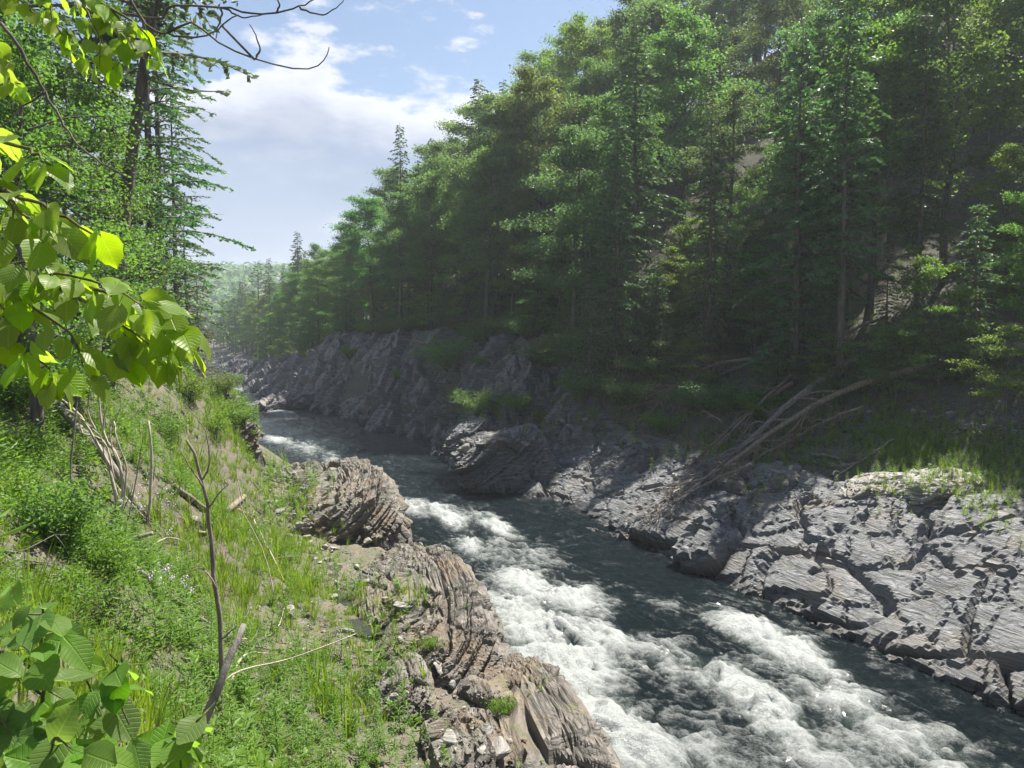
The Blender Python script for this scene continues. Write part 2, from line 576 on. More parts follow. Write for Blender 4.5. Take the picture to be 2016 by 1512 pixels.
RIGHT_T = [
    (-60, [(0, -.3), (1, .8), (3, 1.6), (9, 3.4), (13, 4.6), (20, 9), (60, 38), (100, 55), (200, 62)]),
    (20, [(0, -.3), (.7, .7), (3, 1.7), (6, 2.9), (9, 3.7), (13, 4.5), (20, 9), (60, 38), (100, 55), (200, 62)]),
    (35, [(0, -.3), (.7, .8), (2, 1.7), (4, 2.5), (7, 3.3), (10, 4.0), (13, 5.4), (18, 8.8), (60, 38), (100, 55), (200, 62)]),
    (47, [(0, -.3), (1, .5), (3, 1.1), (6, 1.9), (9, 3.3), (13, 6.2), (18, 9.2), (60, 38), (100, 56), (200, 64)]),
    (58, [(0, -.3), (1, .5), (4, 1.3), (6, 2.6), (9, 5.6), (12, 8.6), (16, 10.4), (60, 48), (100, 58), (200, 66)]),
    (70, [(0, -.3), (1, .7), (3, 3.0), (5.5, 6.8), (8, 9.6), (12, 11.2), (20, 16.5), (60, 50), (100, 60), (200, 66)]),
    (105, [(0, -.3), (1.2, .6), (2.6, 2.9), (5.2, 7.2), (7.5, 9.6), (14, 11.4), (20, 14.5), (60, 40), (100, 50), (200, 50)]),
    (130, [(0, -.3), (2, .7), (4, 2.2), (8, 5.5), (12, 8), (20, 10), (60, 24), (100, 32), (200, 40)]),
    (210, [(0, -.3), (3, .8), (8, 2.6), (15, 5), (60, 14), (100, 18), (200, 24)]),
    (420, [(0, -.3), (3, .8), (8, 2.2), (15, 3.5), (60, 7), (200, 14)]),
]


def profile(tables, d, y):
    vals = []
    for ky, tb in tables:
        t = BED + tb
        vals.append(np.interp(d, [q[0] for q in t], [q[1] for q in t]))
    ks = np.array([k for k, _ in tables], float)
    i = np.clip(np.searchsorted(ks, y) - 1, 0, len(ks) - 2)
    w = np.clip((y - ks[i]) / (ks[i + 1] - ks[i]), 0, 1)
    w = w * w * (3 - 2 * w)
    V = np.stack(vals)
    idx = np.arange(d.size)
    Vf = V.reshape(len(ks), -1)
    return (Vf[i.ravel(), idx] * (1 - w.ravel()) + Vf[i.ravel() + 1, idx] * w.ravel()).reshape(d.shape)


ROCK_D = ([-60, 12, 20, 30, 38, 47, 58, 70, 90, 108, 130, 170, 230, 470], [8, 10, 10.5, 9.5, 8.4, 9.4, 11.4, 9.6, 9.4, 9.6, 9.0, 6.5, 4, 3])   # how far the bare rock reaches up the right bank


def land(x, y):
    dl, yl = signed_dist(x, y, LEFT_S, True)
    dr, yr = signed_dist(x, y, RIGHT_S, False)
    P = xy3(x, y)
    zl = profile(LEFT_T, dl, yl)
    zr = profile(RIGHT_T, dr, yr)
    left = dl > dr
    zz = np.where(left, zl, zr)
    d = np.where(left, dl, dr)
    amp = sstep(d, 0.5, 8) * 0.45 + 0.05
    zz = zz + amp * fbm(P, 0.28, 5, 3) + sstep(d, 12, 40) * 1.6 * fbm(P, 0.06, 3, 9)
    zz = zz + np.where(left, 0.16 * sstep(d, 1, 4) * fbm(P, 1.6, 3, 21), 0.08 * fbm(P, 1.6, 3, 22) * sstep(d, 1, 4))
    return zz, dl, dr, yl, yr


def spaced(lo, a, b, hi, fine, grow):
    mid = list(np.arange(a, b, fine))
    up, s, q = [], fine, b
    while q < hi:
        up.append(q)
        s *= grow
        q += s
    dn, s, q = [], fine, a - fine
    while q > lo:
        dn.append(q)
        s *= grow
        q -= s
    return np.array(dn[::-1] + mid + up)


T0 = time.time()
gx = spaced(-1500, -24, 30, 1500, 0.30, 1.05)
gy = spaced(-120, 2, 60, 2600, 0.30, 1.045)
X, Y = np.meshgrid(gx, gy, indexing='ij')
Zg, DL, DR, YL, YR = land(X.ravel(), Y.ravel())
# under the bare rock sheet the soil lies lower
rw = np.interp(YR, *ROCK_D)
under = (DR > -0.5) & (DR > DL)
Zg = Zg - np.where(under, 0.9 * (1 - sstep(DR, rw - 1.6, rw + 0.3)), 0)
# the valley closes behind with wooded hills
dist = np.hypot(X.ravel(), Y.ravel())
Zg = Zg + sstep(dist, 420, 900) * (34 + 22 * fbm(xy3(X.ravel(), Y.ravel()), 0.004, 3, 4))
gv = np.stack([X.ravel(), Y.ravel(), Zg], -1)
gf = grid_faces(len(gx), len(gy))
cx = gv[gf].mean(1)
cdl, cdr = DL[gf].mean(1), DR[gf].mean(1)
isl = cdl > cdr
gnd_v = gv


def sub_mesh(name, sel, mat):
    f = gf[sel]
    used = np.unique(f)
    mp = np.full(len(gv), -1)
    mp[used] = np.arange(len(used))
    g = Geo()
    g.add(gv[used], mp[f])
    return g.mesh(name, mat, True)


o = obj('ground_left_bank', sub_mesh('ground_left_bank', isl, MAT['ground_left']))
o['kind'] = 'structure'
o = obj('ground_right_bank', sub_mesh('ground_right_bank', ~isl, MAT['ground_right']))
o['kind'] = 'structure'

# ---------------------------------------------------------------- bedded rock
NF = unit(np.array([-0.60, -0.16, 0.78]))          # normal of the bedding: layers rise to the right
NJ = unit(np.array([0.55, 0.62, 0.56]))
NK = unit(np.cross(NF, NJ))
NJ = unit(np.cross(NK, NF))


def strata(P, lam, amp, blk, seed, warp=0.5, crack=0.6, nf=NF, nj=NJ, nk=NK):
    """slabs: every layer, and every joint block of it, stands a little prouder or deeper than the next"""
    w = (P @ nf) / lam + warp * fbm(P, 0.35 / max(lam, 0.3), 3, seed) * 1.2
    li = np.floor(w)
    fr = w - li
    z0 = np.zeros_like(li)
    j = (P @ nj) / blk + 9 * _h(li, z0, z0, seed + 1) + 0.35 * vn(P, 0.6 / blk, seed + 5)
    ji = np.floor(j)
    fj = j - ji
    k = (P @ nk) / (blk * 1.5) + 9 * _h(li, ji, z0, seed + 2) + 0.35 * vn(P, 0.5 / blk, seed + 6)
    ki = np.floor(k)
    fk = k - ki
    off = (_h(li, ji, ki, seed + 3) - 0.5) * (0.35 + 1.1 * _h(li, z0, z0, seed + 7))
    saw = (0.5 - fr) * 0.55
    e = np.minimum(np.minimum(fj, 1 - fj) * blk, np.minimum(fk, 1 - fk) * blk * 1.5)
    e = np.minimum(e, np.minimum(fr, 1 - fr) * lam * 2)
    ck = 1 - sstep(e, 0, 0.11 * lam + 0.03)
    return amp * (off + saw) - amp * crack * ck


def rock_relief(P, k=1.0, seed=0, wp=0.5):
    r = k * strata(P, 1.25, 0.70, 4.2, 31 + seed, wp)
    r = r + k * strata(P, 0.40, 0.24, 1.9, 47 + seed, wp)
    r = r + k * strata(P, 0.14, 0.075, 0.9, 61 + seed, wp, crack=0.3)
    r = r + 0.22 * k * fbm(P, 0.5, 4, 71 + seed)
    return r


def grid_normals(V, nu, nv):
    G = V.reshape(nu, nv, 3)
    du = np.gradient(G, axis=0)
    dv = np.gradient(G, axis=1)
    return unit(np.cross(du, dv)).reshape(-1, 3)


# right bank: one continuous sheet of bedrock following the water's edge
path = resample(RIGHT, 0.5)
for _ in range(8):
    path[1:-1] = 0.25 * path[:-2] + 0.5 * path[1:-1] + 0.25 * path[2:]
pd = np.concatenate([[0], np.cumsum(np.linalg.norm(np.diff(path, axis=0), axis=1))])
ptan = unit(np.gradient(path, axis=0))
for _ in range(40):
    ptan[1:-1] = 0.25 * ptan[:-2] + 0.5 * ptan[1:-1] + 0.25 * ptan[2:]
ptan = unit(ptan)
s, ss = 28.0, []
while s < pd[-1] - 120:
    q = np.array([np.interp(s, pd, path[:, 0]), np.interp(s, pd, path[:, 1])])
    ss.append(s)
    s += np.clip(0.0031 * np.hypot(*q), 0.085, 0.45) if q[1] > 10 else 0.3
ss = np.array(ss)
px_, py_ = np.interp(ss, pd, path[:, 0]), np.interp(ss, pd, path[:, 1])
tx_, ty_ = np.interp(ss, pd, ptan[:, 0]), np.interp(ss, pd, ptan[:, 1])
NV = 116
tt = np.linspace(0, 1, NV) ** 1.1
wd = np.interp(py_, *ROCK_D) + 0.9 * fbm(xy3(px_, py_), 0.2, 3, 5) + 0.5
dd = -1.4 + (wd[:, None] + 1.4) * tt[None, :]
RX = px_[:, None] + ty_[:, None] * dd
RY = py_[:, None] - tx_[:, None] * dd
zz, _, _, _, _ = land(RX.ravel(), RY.ravel())
RV = np.stack([RX.ravel(), RY.ravel(), zz], -1)
nrm = grid_normals(RV, len(ss), NV)
nrm[nrm[:, 2] < 0] *= -1
rel = rock_relief(RV, 1.0)
# the cliff farther up: steeper bedding, stronger ribs
NF2 = unit(np.array([-0.86, -0.12, 0.50]))
NJ2 = unit(np.cross(unit(np.cross(NF2, NJ)), NF2))
NK2 = unit(np.cross(NF2, NJ2))
cl = sstep(RV[:, 1], 50, 64)
WP = 1.1
rel2 = (strata(RV, 1.9, 1.15, 7.0, 131, WP, nf=NF2, nj=NJ2, nk=NK2) + strata(RV, 0.75, 0.6, 3.4, 147, WP, nf=NF2, nj=NJ2, nk=NK2)
        + strata(RV, 0.32, 0.2, 1.8, 161, nf=NF2, nj=NJ2, nk=NK2) + 0.9 * fbm(RV, 0.22, 4, 171))
rel = rel * (1 - cl) + rel2 * cl
fade = sstep(np.tile(tt, len(ss)), 1.0, 0.72)
# far rock shows only coarse slabs; the last metre dives under the soil
nrm2 = unit(nrm * np.array([1, 1, 1]) + np.array([0, 0, 0.4]))
RV = RV + nrm2 * (rel * (0.3 + 0.7 * fade) + 0.12)[:, None]
RV[:, 2] -= 0.75 * (1 - sstep(np.tile(tt, len(ss)), 1.0, 0.93))
g = Geo()
g.add(RV, grid_faces(len(ss), NV)[:, ::-1])
rock_right = obj('rock_bank', g.mesh('rock_bank', MAT['rock_grey'], False))
rock_right['kind'] = 'structure'
rock_right['label'] = 'grey bedded rock bank along the right side of the river'


def cube_sphere(n):
    t = np.tan(np.linspace(-math.pi / 4, math.pi / 4, n))
    U, W = np.meshgrid(t, t, indexing='ij')
    one = np.ones_like(U)
    vs, fs, k = [], [], 0
    for a, b, c in ((U, W, one), (W, U, -one), (one, U, W), (-one, W, U), (W, one, U), (U, -one, W)):
        vs.append(unit(np.stack([a, b, c], -1).reshape(-1, 3)))
        fs.append(grid_faces(n, n) + k)
        k += n * n
    return np.concatenate(vs), np.concatenate(fs)


CS = {n: cube_sphere(n) for n in (32, 52, 76)}
SOLIDS = [(gnd_v, gf), (RV, grid_faces(len(ss), NV))]


def outcrop(name, label, c, size, rot, mat, res=76, k=1.0, seed=0, pw=0.55, cat='rock', up=0.0):
    """a solid rock mass: rounded block cut by bedding and joints"""
    v, f = CS[res]
    q = np.sign(v) * np.abs(v) ** pw
    q = q / np.maximum(np.abs(q).max(1, keepdims=True) * 0.35 + np.linalg.norm(q, axis=1, keepdims=True) * 0.5, 1e-6)
    q = q * np.asarray(size)
    m = np.array(Euler(rot).to_matrix())
    w = q @ m.T + np.asarray(c)
    n = unit((v / np.asarray(size)) @ m.T)
    rr_ = rock_relief(w, k, seed, 0.22) + 0.7 * strata(w, 0.34, 0.26, 1.5, 247 + seed, 0.2) + 0.7 * strata(w, 0.13, 0.09, 0.8, 261 + seed, 0.2, crack=.3)
    w = w + n * rr_[:, None]
    SOLIDS.append((w, f))
    g = Geo()
    g.add(w, f)
    base = np.array([c[0], c[1], w[:, 2].min()])
    o = obj(name, g.mesh(name, mat, False, origin=base), loc=base)
    return tag(o, label, cat)


BR, GR = MAT['rock_brown'], MAT['rock_grey']
YAW = 0.0
outcrop('rock_outcrop', 'long brown bedded rock ridge beside the pools on the near left bank', (-3.3, 27.0, 0.05), (2.3, 5.0, 1.55), (0.05, -0.30, 0.24), BR, 76, 0.62, 3)
outcrop('rock_outcrop', 'brown rock ledge at the near end of the left bank, above the foam', (0.6, 19.2, -0.3), (1.5, 4.2, 1.2), (0.0, -0.35, 0.24), BR, 52, 0.55, 5)
outcrop('rock_outcrop', 'blunt brown bedded rock headland jutting into the river on the left bank', (-9.3, 41.0, 0.25), (3.0, 5.2, 2.2), (0.05, -0.34, 0.3), BR, 76, 0.8, 8)
outcrop('rock_outcrop', 'low brown rock shelf at the far end of the left gravel bench', (-12.6, 46.6, 0.3), (2.2, 4.0, 1.7), (0.0, -0.25, 0.5), BR, 52, 0.7, 9)
outcrop('cliff', 'dark brown layered rock cliff below the green left slope', (-18.3, 48.6, 2.8), (1.6, 4.6, 3.6), (0.0, -0.15, 0.52), BR, 76, 0.95, 12, cat='cliff')
outcrop('cliff', 'small dark rock cliff where the left slope meets the water', (-23.2, 60.0, 2.0), (1.7, 4.5, 3.4), (0.0, -0.2, 0.55), BR, 52, 0.9, 14, cat='cliff')
outcrop('boulder', 'big grey tilted boulder standing at the right edge of the dark water', (-0.5, 52.3, 1.0), (3.0, 2.1, 2.3), (0.1, -0.35, 0.2), GR, 76, 0.75, 17, cat='boulder')
outcrop('boulder', 'grey slab boulder behind the big tilted boulder on the right bank', (-2.9, 62.5, 0.9), (2.0, 1.6, 1.9), (0.0, -0.6, 0.5), GR, 52, 0.6, 19, cat='boulder')
outcrop('boulder', 'low flat grey rock at the foot of the far cliff, by the water', (-30.5, 101.5, 0.5), (4.2, 2.2, 1.0), (0.0, -0.15, 0.9), GR, 52, 0.7, 23, cat='boulder')
outcrop('rock_outcrop', 'pale smooth rounded rock hump beside the sunlit yellow grass', (17.6, 33.6, 3.2), (2.6, 1.6, 1.0), (0.0, -0.1, -0.4), MAT['stone'], 52, 0.45, 27)

for (n, lab, c, size) in [
        ('brown rock knob half buried in the left bench, below the ridge end', 'rock', (-3.2, 20.4, 0.7), (0.9, 1.3, 0.7)),
        ('low brown rock rib between the puddles on the left bank', 'rock', (-4.6, 31.2, 0.8), (0.9, 1.7, 0.8)),
        ('brown flat rock ledge at the very bottom of the left bank', 'rock', (-1.4, 17.0, 0.7), (1.1, 1.4, 0.55))]:
    outcrop('rock_outcrop', n, c, size, (0, -0.3, 0.3), BR, 32, 0.5, int(10 * abs(c[0])))

bv, bf, k = [], [], 0
for v, f in SOLIDS:
    bv.append(v)
    bf.append(f + k)
    k += len(v)
bv = np.concatenate(bv)
bf = np.concatenate(bf)
BVH = BVHTree.FromPolygons(bv.tolist(), bf.tolist())
print('land', round(time.time() - T0, 1), len(bf))


def hit(px, py, default=40.0):
    d = Vector(ray(px, py)).normalized()
    r = BVH.ray_cast(Vector((0, 0, CAM_H)), d, 900)
    return np.array(r[0]) if r[0] is not None else at(px, py, default)


def gz(x, y):
    r = BVH.ray_cast(Vector((x, y, 200)), Vector((0, 0, -1)), 400)
    return r[0].z if r[0] is not None else 0.0


def gnormal(x, y):
    r = BVH.ray_cast(Vector((x, y, 200)), Vector((0, 0, -1)), 400)
    n = r[1] if r[0] is not None else Vector((0, 0, 1))
    return n if n.z > 0 else -n


# ---------------------------------------------------------------- river
ys = []
y = -40.0
while y < 460:
    ys.append(y)
    y += 0.5 if y < 9 else float(np.clip(0.0042 * y, 0.085, 1.8))
ys = np.array(ys)
xl = np.interp(ys, LEFT_S[:, 1], LEFT_S[:, 0]) - 1.5
xr = np.interp(ys, RIGHT_S[:, 1], RIGHT_S[:, 0]) + 1.5
NX = 160
fr = np.linspace(0, 1, NX)
WX = xl[:, None] + (xr - xl)[:, None] * fr[None, :]
WY = np.broadcast_to(ys[:, None], WX.shape)
xm = (xl + xr) / 2
tang = unit(np.stack([np.gradient(xm), np.gradient(ys)], -1))
for _ in range(60):
    tang[1:-1] = 0.25 * tang[:-2] + 0.5 * tang[1:-1] + 0.25 * tang[2:]
tang = unit(tang)
sa = np.concatenate([[0], np.cumsum(np.hypot(np.diff(xm), np.diff(ys)))])
al = (sa[:, None] + (WX - xm[:, None]) * tang[:, 0:1]).ravel()          # along the current
ac = ((WX - xm[:, None]) * tang[:, 1:2]).ravel()                       # across it
wx, wy = WX.ravel(), WY.ravel()
P2 = np.stack([al, ac, np.zeros_like(al)], -1)
PW = np.stack([wx, wy, np.zeros_like(wx)], -1)
# where the water breaks: (pixel, along, across, strength), set down on the water plane
foam = np.zeros_like(wx)
surge = np.zeros_like(wx)
for (qx, qy, la, lc, st) in [
        (800, 1000, 3.0, 1.2, .8), (880, 1020, 3.4, .8, .95), (980, 1040, 2.6, .7, 1.0), (1010, 1090, 4.0, 1.5, .45), (930, 1080, 2.0, .8, .7),
        (1050, 1160, 2.6, 1.2, .85), (1120, 1180, 2.0, 1.3, 1.0), (1060, 1240, 2.6, 1.4, .9), (1110, 1310, 2.4, 1.5, 1.0), (1060, 1380, 2.0, 1.2, .85),
        (1160, 1440, 2.2, 1.5, 1.0), (1230, 1480, 2.0, .9, .85), (1000, 1200, 3.0, 1.0, .6), (1180, 1260, 1.4, .8, .8), (1270, 1180, 2.4, .5, .25),
        (1300, 1300, 2.5, 1.5, .4), (1470, 1240, 1.7, .9, .9), (1540, 1280, 1.6, 1.0, 1.0), (1590, 1310, 1.4, .6, .8), (1470, 1370, 1.6, .7, .95), (1520, 1420, 1.1, .7, .9),
        (1650, 1380, 1.6, 1.2, .55), (1400, 1330, 2.0, 1.3, .4), (1750, 1440, 1.8, 1.0, .55), (1350, 1480, 2.0, 1.6, .45), (1600, 1490, 2.2, 1.6, .4), (1860, 1500, 2.5, 1.3, .55),
        (530, 806, 6, 1.2, .8), (600, 880, 6, 1.5, .45), (540, 868, 4, 1.0, .7), (660, 910, 5, 1.0, .4), (720, 950, 4, 1.0, .45), (480, 765, 9, 2, .6), (560, 815, 8, 1.5, .4),
        (430, 712, 20, 4, .4)]:
    d = ray(qx, qy)
    c = np.array([0, 0, CAM_H]) + d * (-CAM_H / d[2])
    i = np.argmin((wx - c[0]) ** 2 + (wy - c[1]) ** 2)
    e = np.exp(-((al - al[i]) / la) ** 2 - ((ac - ac[i]) / lc) ** 2)
    foam = np.maximum(foam, st * e) + 0.25 * st * e
    surge += st * e * np.where(wy > 90, 0.3, 1)
warp = np.stack([al + 1.3 * fbm(PW, 0.7, 3, 81), ac + 0.9 * fbm(PW, 0.8, 3, 82), np.zeros_like(al)], -1)
n_big = fbm(warp, (0.28, 0.75, 1), 4, 83)
n_mid = 1 - 2 * np.abs(fbm(warp, (0.75, 1.5, 1), 4, 84))
n_fin = 1 - 2 * np.abs(fbm(warp + 40, (2.4, 3.4, 1), 4, 85, 0.6))
calm = sstep(wy, 140, 60) * 0.7 + 0.3
surge = np.clip(surge, 0, 1.4)
wz = calm * (0.10 * n_big + 0.085 * n_mid + 0.06 * n_fin)
stand = np.sin(al * 2 * math.pi / 2.7 + 2.2 * fbm(PW, 0.45, 3, 86))
wz = wz + surge * (0.12 * n_big + 0.10 * stand + 0.12 * n_mid + 0.10 * n_fin + 0.03)
wz = wz + 0.02 * calm * np.sin(al * 2 * math.pi / 1.3 + 3 * n_big)
rag = 0.5 + 0.5 * n_mid
lace = 0.55 * rag + 0.45 * (0.5 + 0.5 * n_fin)
fo = 0.95 * np.clip(foam, 0, 1.05) - 0.52 + 0.34 * n_mid + 0.34 * n_fin + 0.22 * n_big + 0.14 * surge * stand + 0.13 * sstep(wy, 34, 24) * sstep(ac, 7, 0)  # foam, plus a raised base whose pale streaks stand in for sky-lit ripples
g = Geo()
g.add(np.stack([wx, wy, wz], -1), grid_faces(len(ys), NX)[:, ::-1])

m, nt = new_mat('river_water')
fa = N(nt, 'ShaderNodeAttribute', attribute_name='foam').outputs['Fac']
ae = N(nt, 'ShaderNodeAttribute', attribute_name='air').outputs['Fac']
pos = N(nt, 'ShaderNodeNewGeometry').outputs['Position']
fl = N(nt, 'ShaderNodeCombineXYZ', {0: M(nt, 'MULTIPLY', N(nt, 'ShaderNodeAttribute', attribute_name='along').outputs['Fac'], 0.42), 1: N(nt, 'ShaderNodeAttribute', attribute_name='across').outputs['Fac']}).outputs[0]
mpw = fl
st1 = N(nt, 'ShaderNodeTexNoise', {'Vector': fl, 'Scale': 2.2, 'Detail': 9.0, 'Roughness': 0.72, 'Distortion': 0.5}).outputs[0]
wn = N(nt, 'ShaderNodeTexNoise', {'Vector': pos, 'Scale': 3.4, 'Detail': 8.0, 'Roughness': 0.72, 'Distortion': 0.25}).outputs[0]
wf = N(nt, 'ShaderNodeTexNoise', {'Vector': pos, 'Scale': 11.0, 'Detail': 6.0, 'Roughness': 0.75, 'Distortion': 0.2}).outputs[0]
nz = M(nt, 'MULTIPLY_ADD', wn, 0.4, M(nt, 'MULTIPLY_ADD', wf, 0.3, M(nt, 'MULTIPLY', st1, 0.3)))
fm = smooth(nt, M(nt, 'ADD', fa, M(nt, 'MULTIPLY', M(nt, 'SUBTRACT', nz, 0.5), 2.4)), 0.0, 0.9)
deep = mixc(nt, smooth(nt, ae, 0.05, 0.8), (0.009, 0.016, 0.019), (0.08, 0.11, 0.10))
wat = N(nt, 'ShaderNodeBsdfPrincipled', {'Base Color': deep, 'Roughness': 0.06, 'IOR': 1.333, 'Normal': bump(nt, M(nt, 'MULTIPLY_ADD', st1, 1.0, M(nt, 'MULTIPLY_ADD', wf, 0.16, M(nt, 'MULTIPLY', wn, 0.45))), 1.0, 0.55)})
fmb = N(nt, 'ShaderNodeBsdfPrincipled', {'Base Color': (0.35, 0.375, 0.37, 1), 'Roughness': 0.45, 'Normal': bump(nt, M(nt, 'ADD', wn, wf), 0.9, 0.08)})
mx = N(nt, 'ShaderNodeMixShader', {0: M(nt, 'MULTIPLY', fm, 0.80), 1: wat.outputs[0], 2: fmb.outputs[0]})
finish(nt, mx.outputs[0])
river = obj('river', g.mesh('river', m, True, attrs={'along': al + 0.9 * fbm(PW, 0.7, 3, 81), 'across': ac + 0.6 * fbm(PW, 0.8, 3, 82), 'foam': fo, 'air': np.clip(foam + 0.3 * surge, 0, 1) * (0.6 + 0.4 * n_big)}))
river['kind'] = 'structure'

# still pools on the left bench
m, nt = new_mat('pool_water')
p = N(nt, 'ShaderNodeBsdfPrincipled', {'Base Color': (0.03, 0.028, 0.018, 1), 'Roughness': 0.03, 'IOR': 1.333})
finish(nt, p.outputs[0])
for lab, (qx, qy), a, b, yaw in [
        ('larger still pool mirroring the sky at the foot of the rock ridge', (742, 1225), 1.1, 0.8, 0.3),
        ('small brown puddle under the overhang of the rock ridge', (690, 1180), 0.9, 0.7, -0.2),
        ('narrow puddle of clear water between pale stones, higher on the bench', (640, 1120), 0.7, 1.0, 0.3)]:
    c = hit(qx, qy)
    th = np.linspace(0, 2 * math.pi, 40, endpoint=False)
    rr = 1 + 0.22 * np.sin(3 * th + qx) + 0.13 * np.sin(5 * th + 1)
    x = c[0] + rr * (a * np.cos(th) * math.cos(yaw) - b * np.sin(th) * math.sin(yaw))
    y = c[1] + rr * (a * np.cos(th) * math.sin(yaw) + b * np.sin(th) * math.cos(yaw))
    zc = np.percentile([gz(float(i), float(j)) for i, j in zip(x, y)], 35)
    v = np.concatenate([[[c[0], c[1], zc]], np.stack([x, y, np.full(40, zc)], -1)])
    k = np.arange(40)
    g = Geo()
    g.add(v, np.stack([np.zeros(40, int), 1 + k, 1 + (k + 1) % 40], -1))
    o = obj('pool', g.mesh('pool', m, True))
    o['kind'] = 'structure'
    o['label'] = lab
print('river', round(time.time() - T0, 1))

# ---------------------------------------------------------------- leaves, trees


def leaf_quads(c, axis, nrm, L, W, fold=0.0):
    """diamond leaves: centre, long axis, normal"""
    a = unit(axis)
    b = unit(np.cross(nrm, a))
    n = np.cross(a, b)
    L = np.asarray(L)[:, None]
    W = np.asarray(W)[:, None]
    v = np.stack([c - a * L * 0.5, c - a * L * 0.05 + b * W * 0.5 - n * L * fold, c + a * L * 0.5, c - a * L * 0.05 - b * W * 0.5 - n * L * fold], 1)
    f = np.arange(len(c))[:, None] * 4 + np.arange(4)[None, :]
    return v.reshape(-1, 3), f


def rand_unit(rg, n):
    return unit(rg.normal(0, 1, (n, 3)))


def add_leaves(g, rg, centres, cid, sig, size, up=0.6, asp=0.62, tone=None):
    n = len(centres)
    p = centres + rg.normal(0, 1, (n, 3)) * sig
    nr = unit(rg.normal(0, 0.55, (n, 3)) + np.array([0, 0, up]))
    ax = unit(np.cross(nr, rand_unit(rg, n)))
    L = size * rg.uniform(0.65, 1.25, n)
    v, f = leaf_quads(p, ax, nr, L, L * asp, 0.06)
    t = np.clip(rg.uniform(0, 1, n) * 0.6 + (tone if tone is not None else 0.2), 0, 1)
    g.add(v, f, np.repeat(t, 4))


def broadleaf(seed, H, cr, base, nleaf, leaf=0.16, tr=0.2, nl=20, flat=0.46, lean=(0, 0), top=1.0, spread=0.35):
    rg = np.random.default_rng(seed)
    tg, cg = Geo(), Geo()
    ctrl = [(0, 0, -0.6)] + [(lean[0] * k / 5 + rg.normal(0, 0.018 * H) * (k / 5), lean[1] * k / 5 + rg.normal(0, 0.018 * H) * (k / 5), H * 0.84 * k / 5) for k in range(1, 6)]
    tp = curve(ctrl, 14)
    th = np.linspace(0, 1, 14)
    add_tube(tg, tp, tr * (1.25 - 1.15 * th ** 0.8) * np.where(th < 0.06, 1.25, 1), 8, 0.06, seed)
    cen = []
    for i in range(nl):
        f = base + (0.97 - base) * ((i + rg.uniform(0, 0.9)) / nl)
        x = (f - base) / (1 - base)
        Rr = cr * (0.50 + 0.5 * math.sin(math.pi * min(1, (x + 0.12) * 0.95)) ** 0.8) * (1 - 0.55 * x ** 3) * rg.uniform(0.7, 1.12)
        st = np.array([np.interp(f * 0.99, th, tp[:, k]) for k in range(3)])
        az = i * 2.39996 + rg.uniform(-0.5, 0.5)
        dr = np.array([math.cos(az), math.sin(az), 0])
        en = st + dr * Rr + np.array([0, 0, Rr * (rg.uniform(0.05, 0.5) + 0.75 * max(0, x - .5)) * top])
        mid = (st + en) / 2 + np.array([0, 0, 0.10 * Rr]) + rg.normal(0, 0.05 * Rr, 3)
        lp = curve([st, mid, en], 7)
        add_tube(tg, lp, np.linspace(tr * 0.36 * (1 - 0.5 * x), 0.018, 7), 5, 0, seed)
        ns = 7
        for j in range(ns):
            t = 0.28 + 0.72 * j / (ns - 1)
            b = np.array([np.interp(t, np.linspace(0, 1, 7), lp[:, k]) for k in range(3)])
            d2 = unit(dr * 0.6 + rg.normal(0, 0.6, 3) + np.array([0, 0, 0.1]))
            ln = Rr * rg.uniform(0.18, 0.42)
            e2 = b + d2 * ln * (np.array([1, 1, 0.6]))
            if j % 2 == 0:
                add_tube(tg, np.stack([b, (b + e2) / 2 + rg.normal(0, 0.03, 3), e2]), np.array([0.022, 0.014, 0.006]) * (tr / 0.2), 4)
            cen += [e2, b + (e2 - b) * 0.55]
    cen = np.array(cen)
    per = max(1, nleaf // len(cen))
    idx = np.repeat(np.arange(len(cen)), per)
    s = spread * cr / 3.2
    tone = rg.uniform(0, 0.4, len(cen))[idx]
    add_leaves(cg, rg, cen[idx], idx, np.array([s, s, s * flat]), leaf, 0.65, 0.66, tone)
    return tg, cg


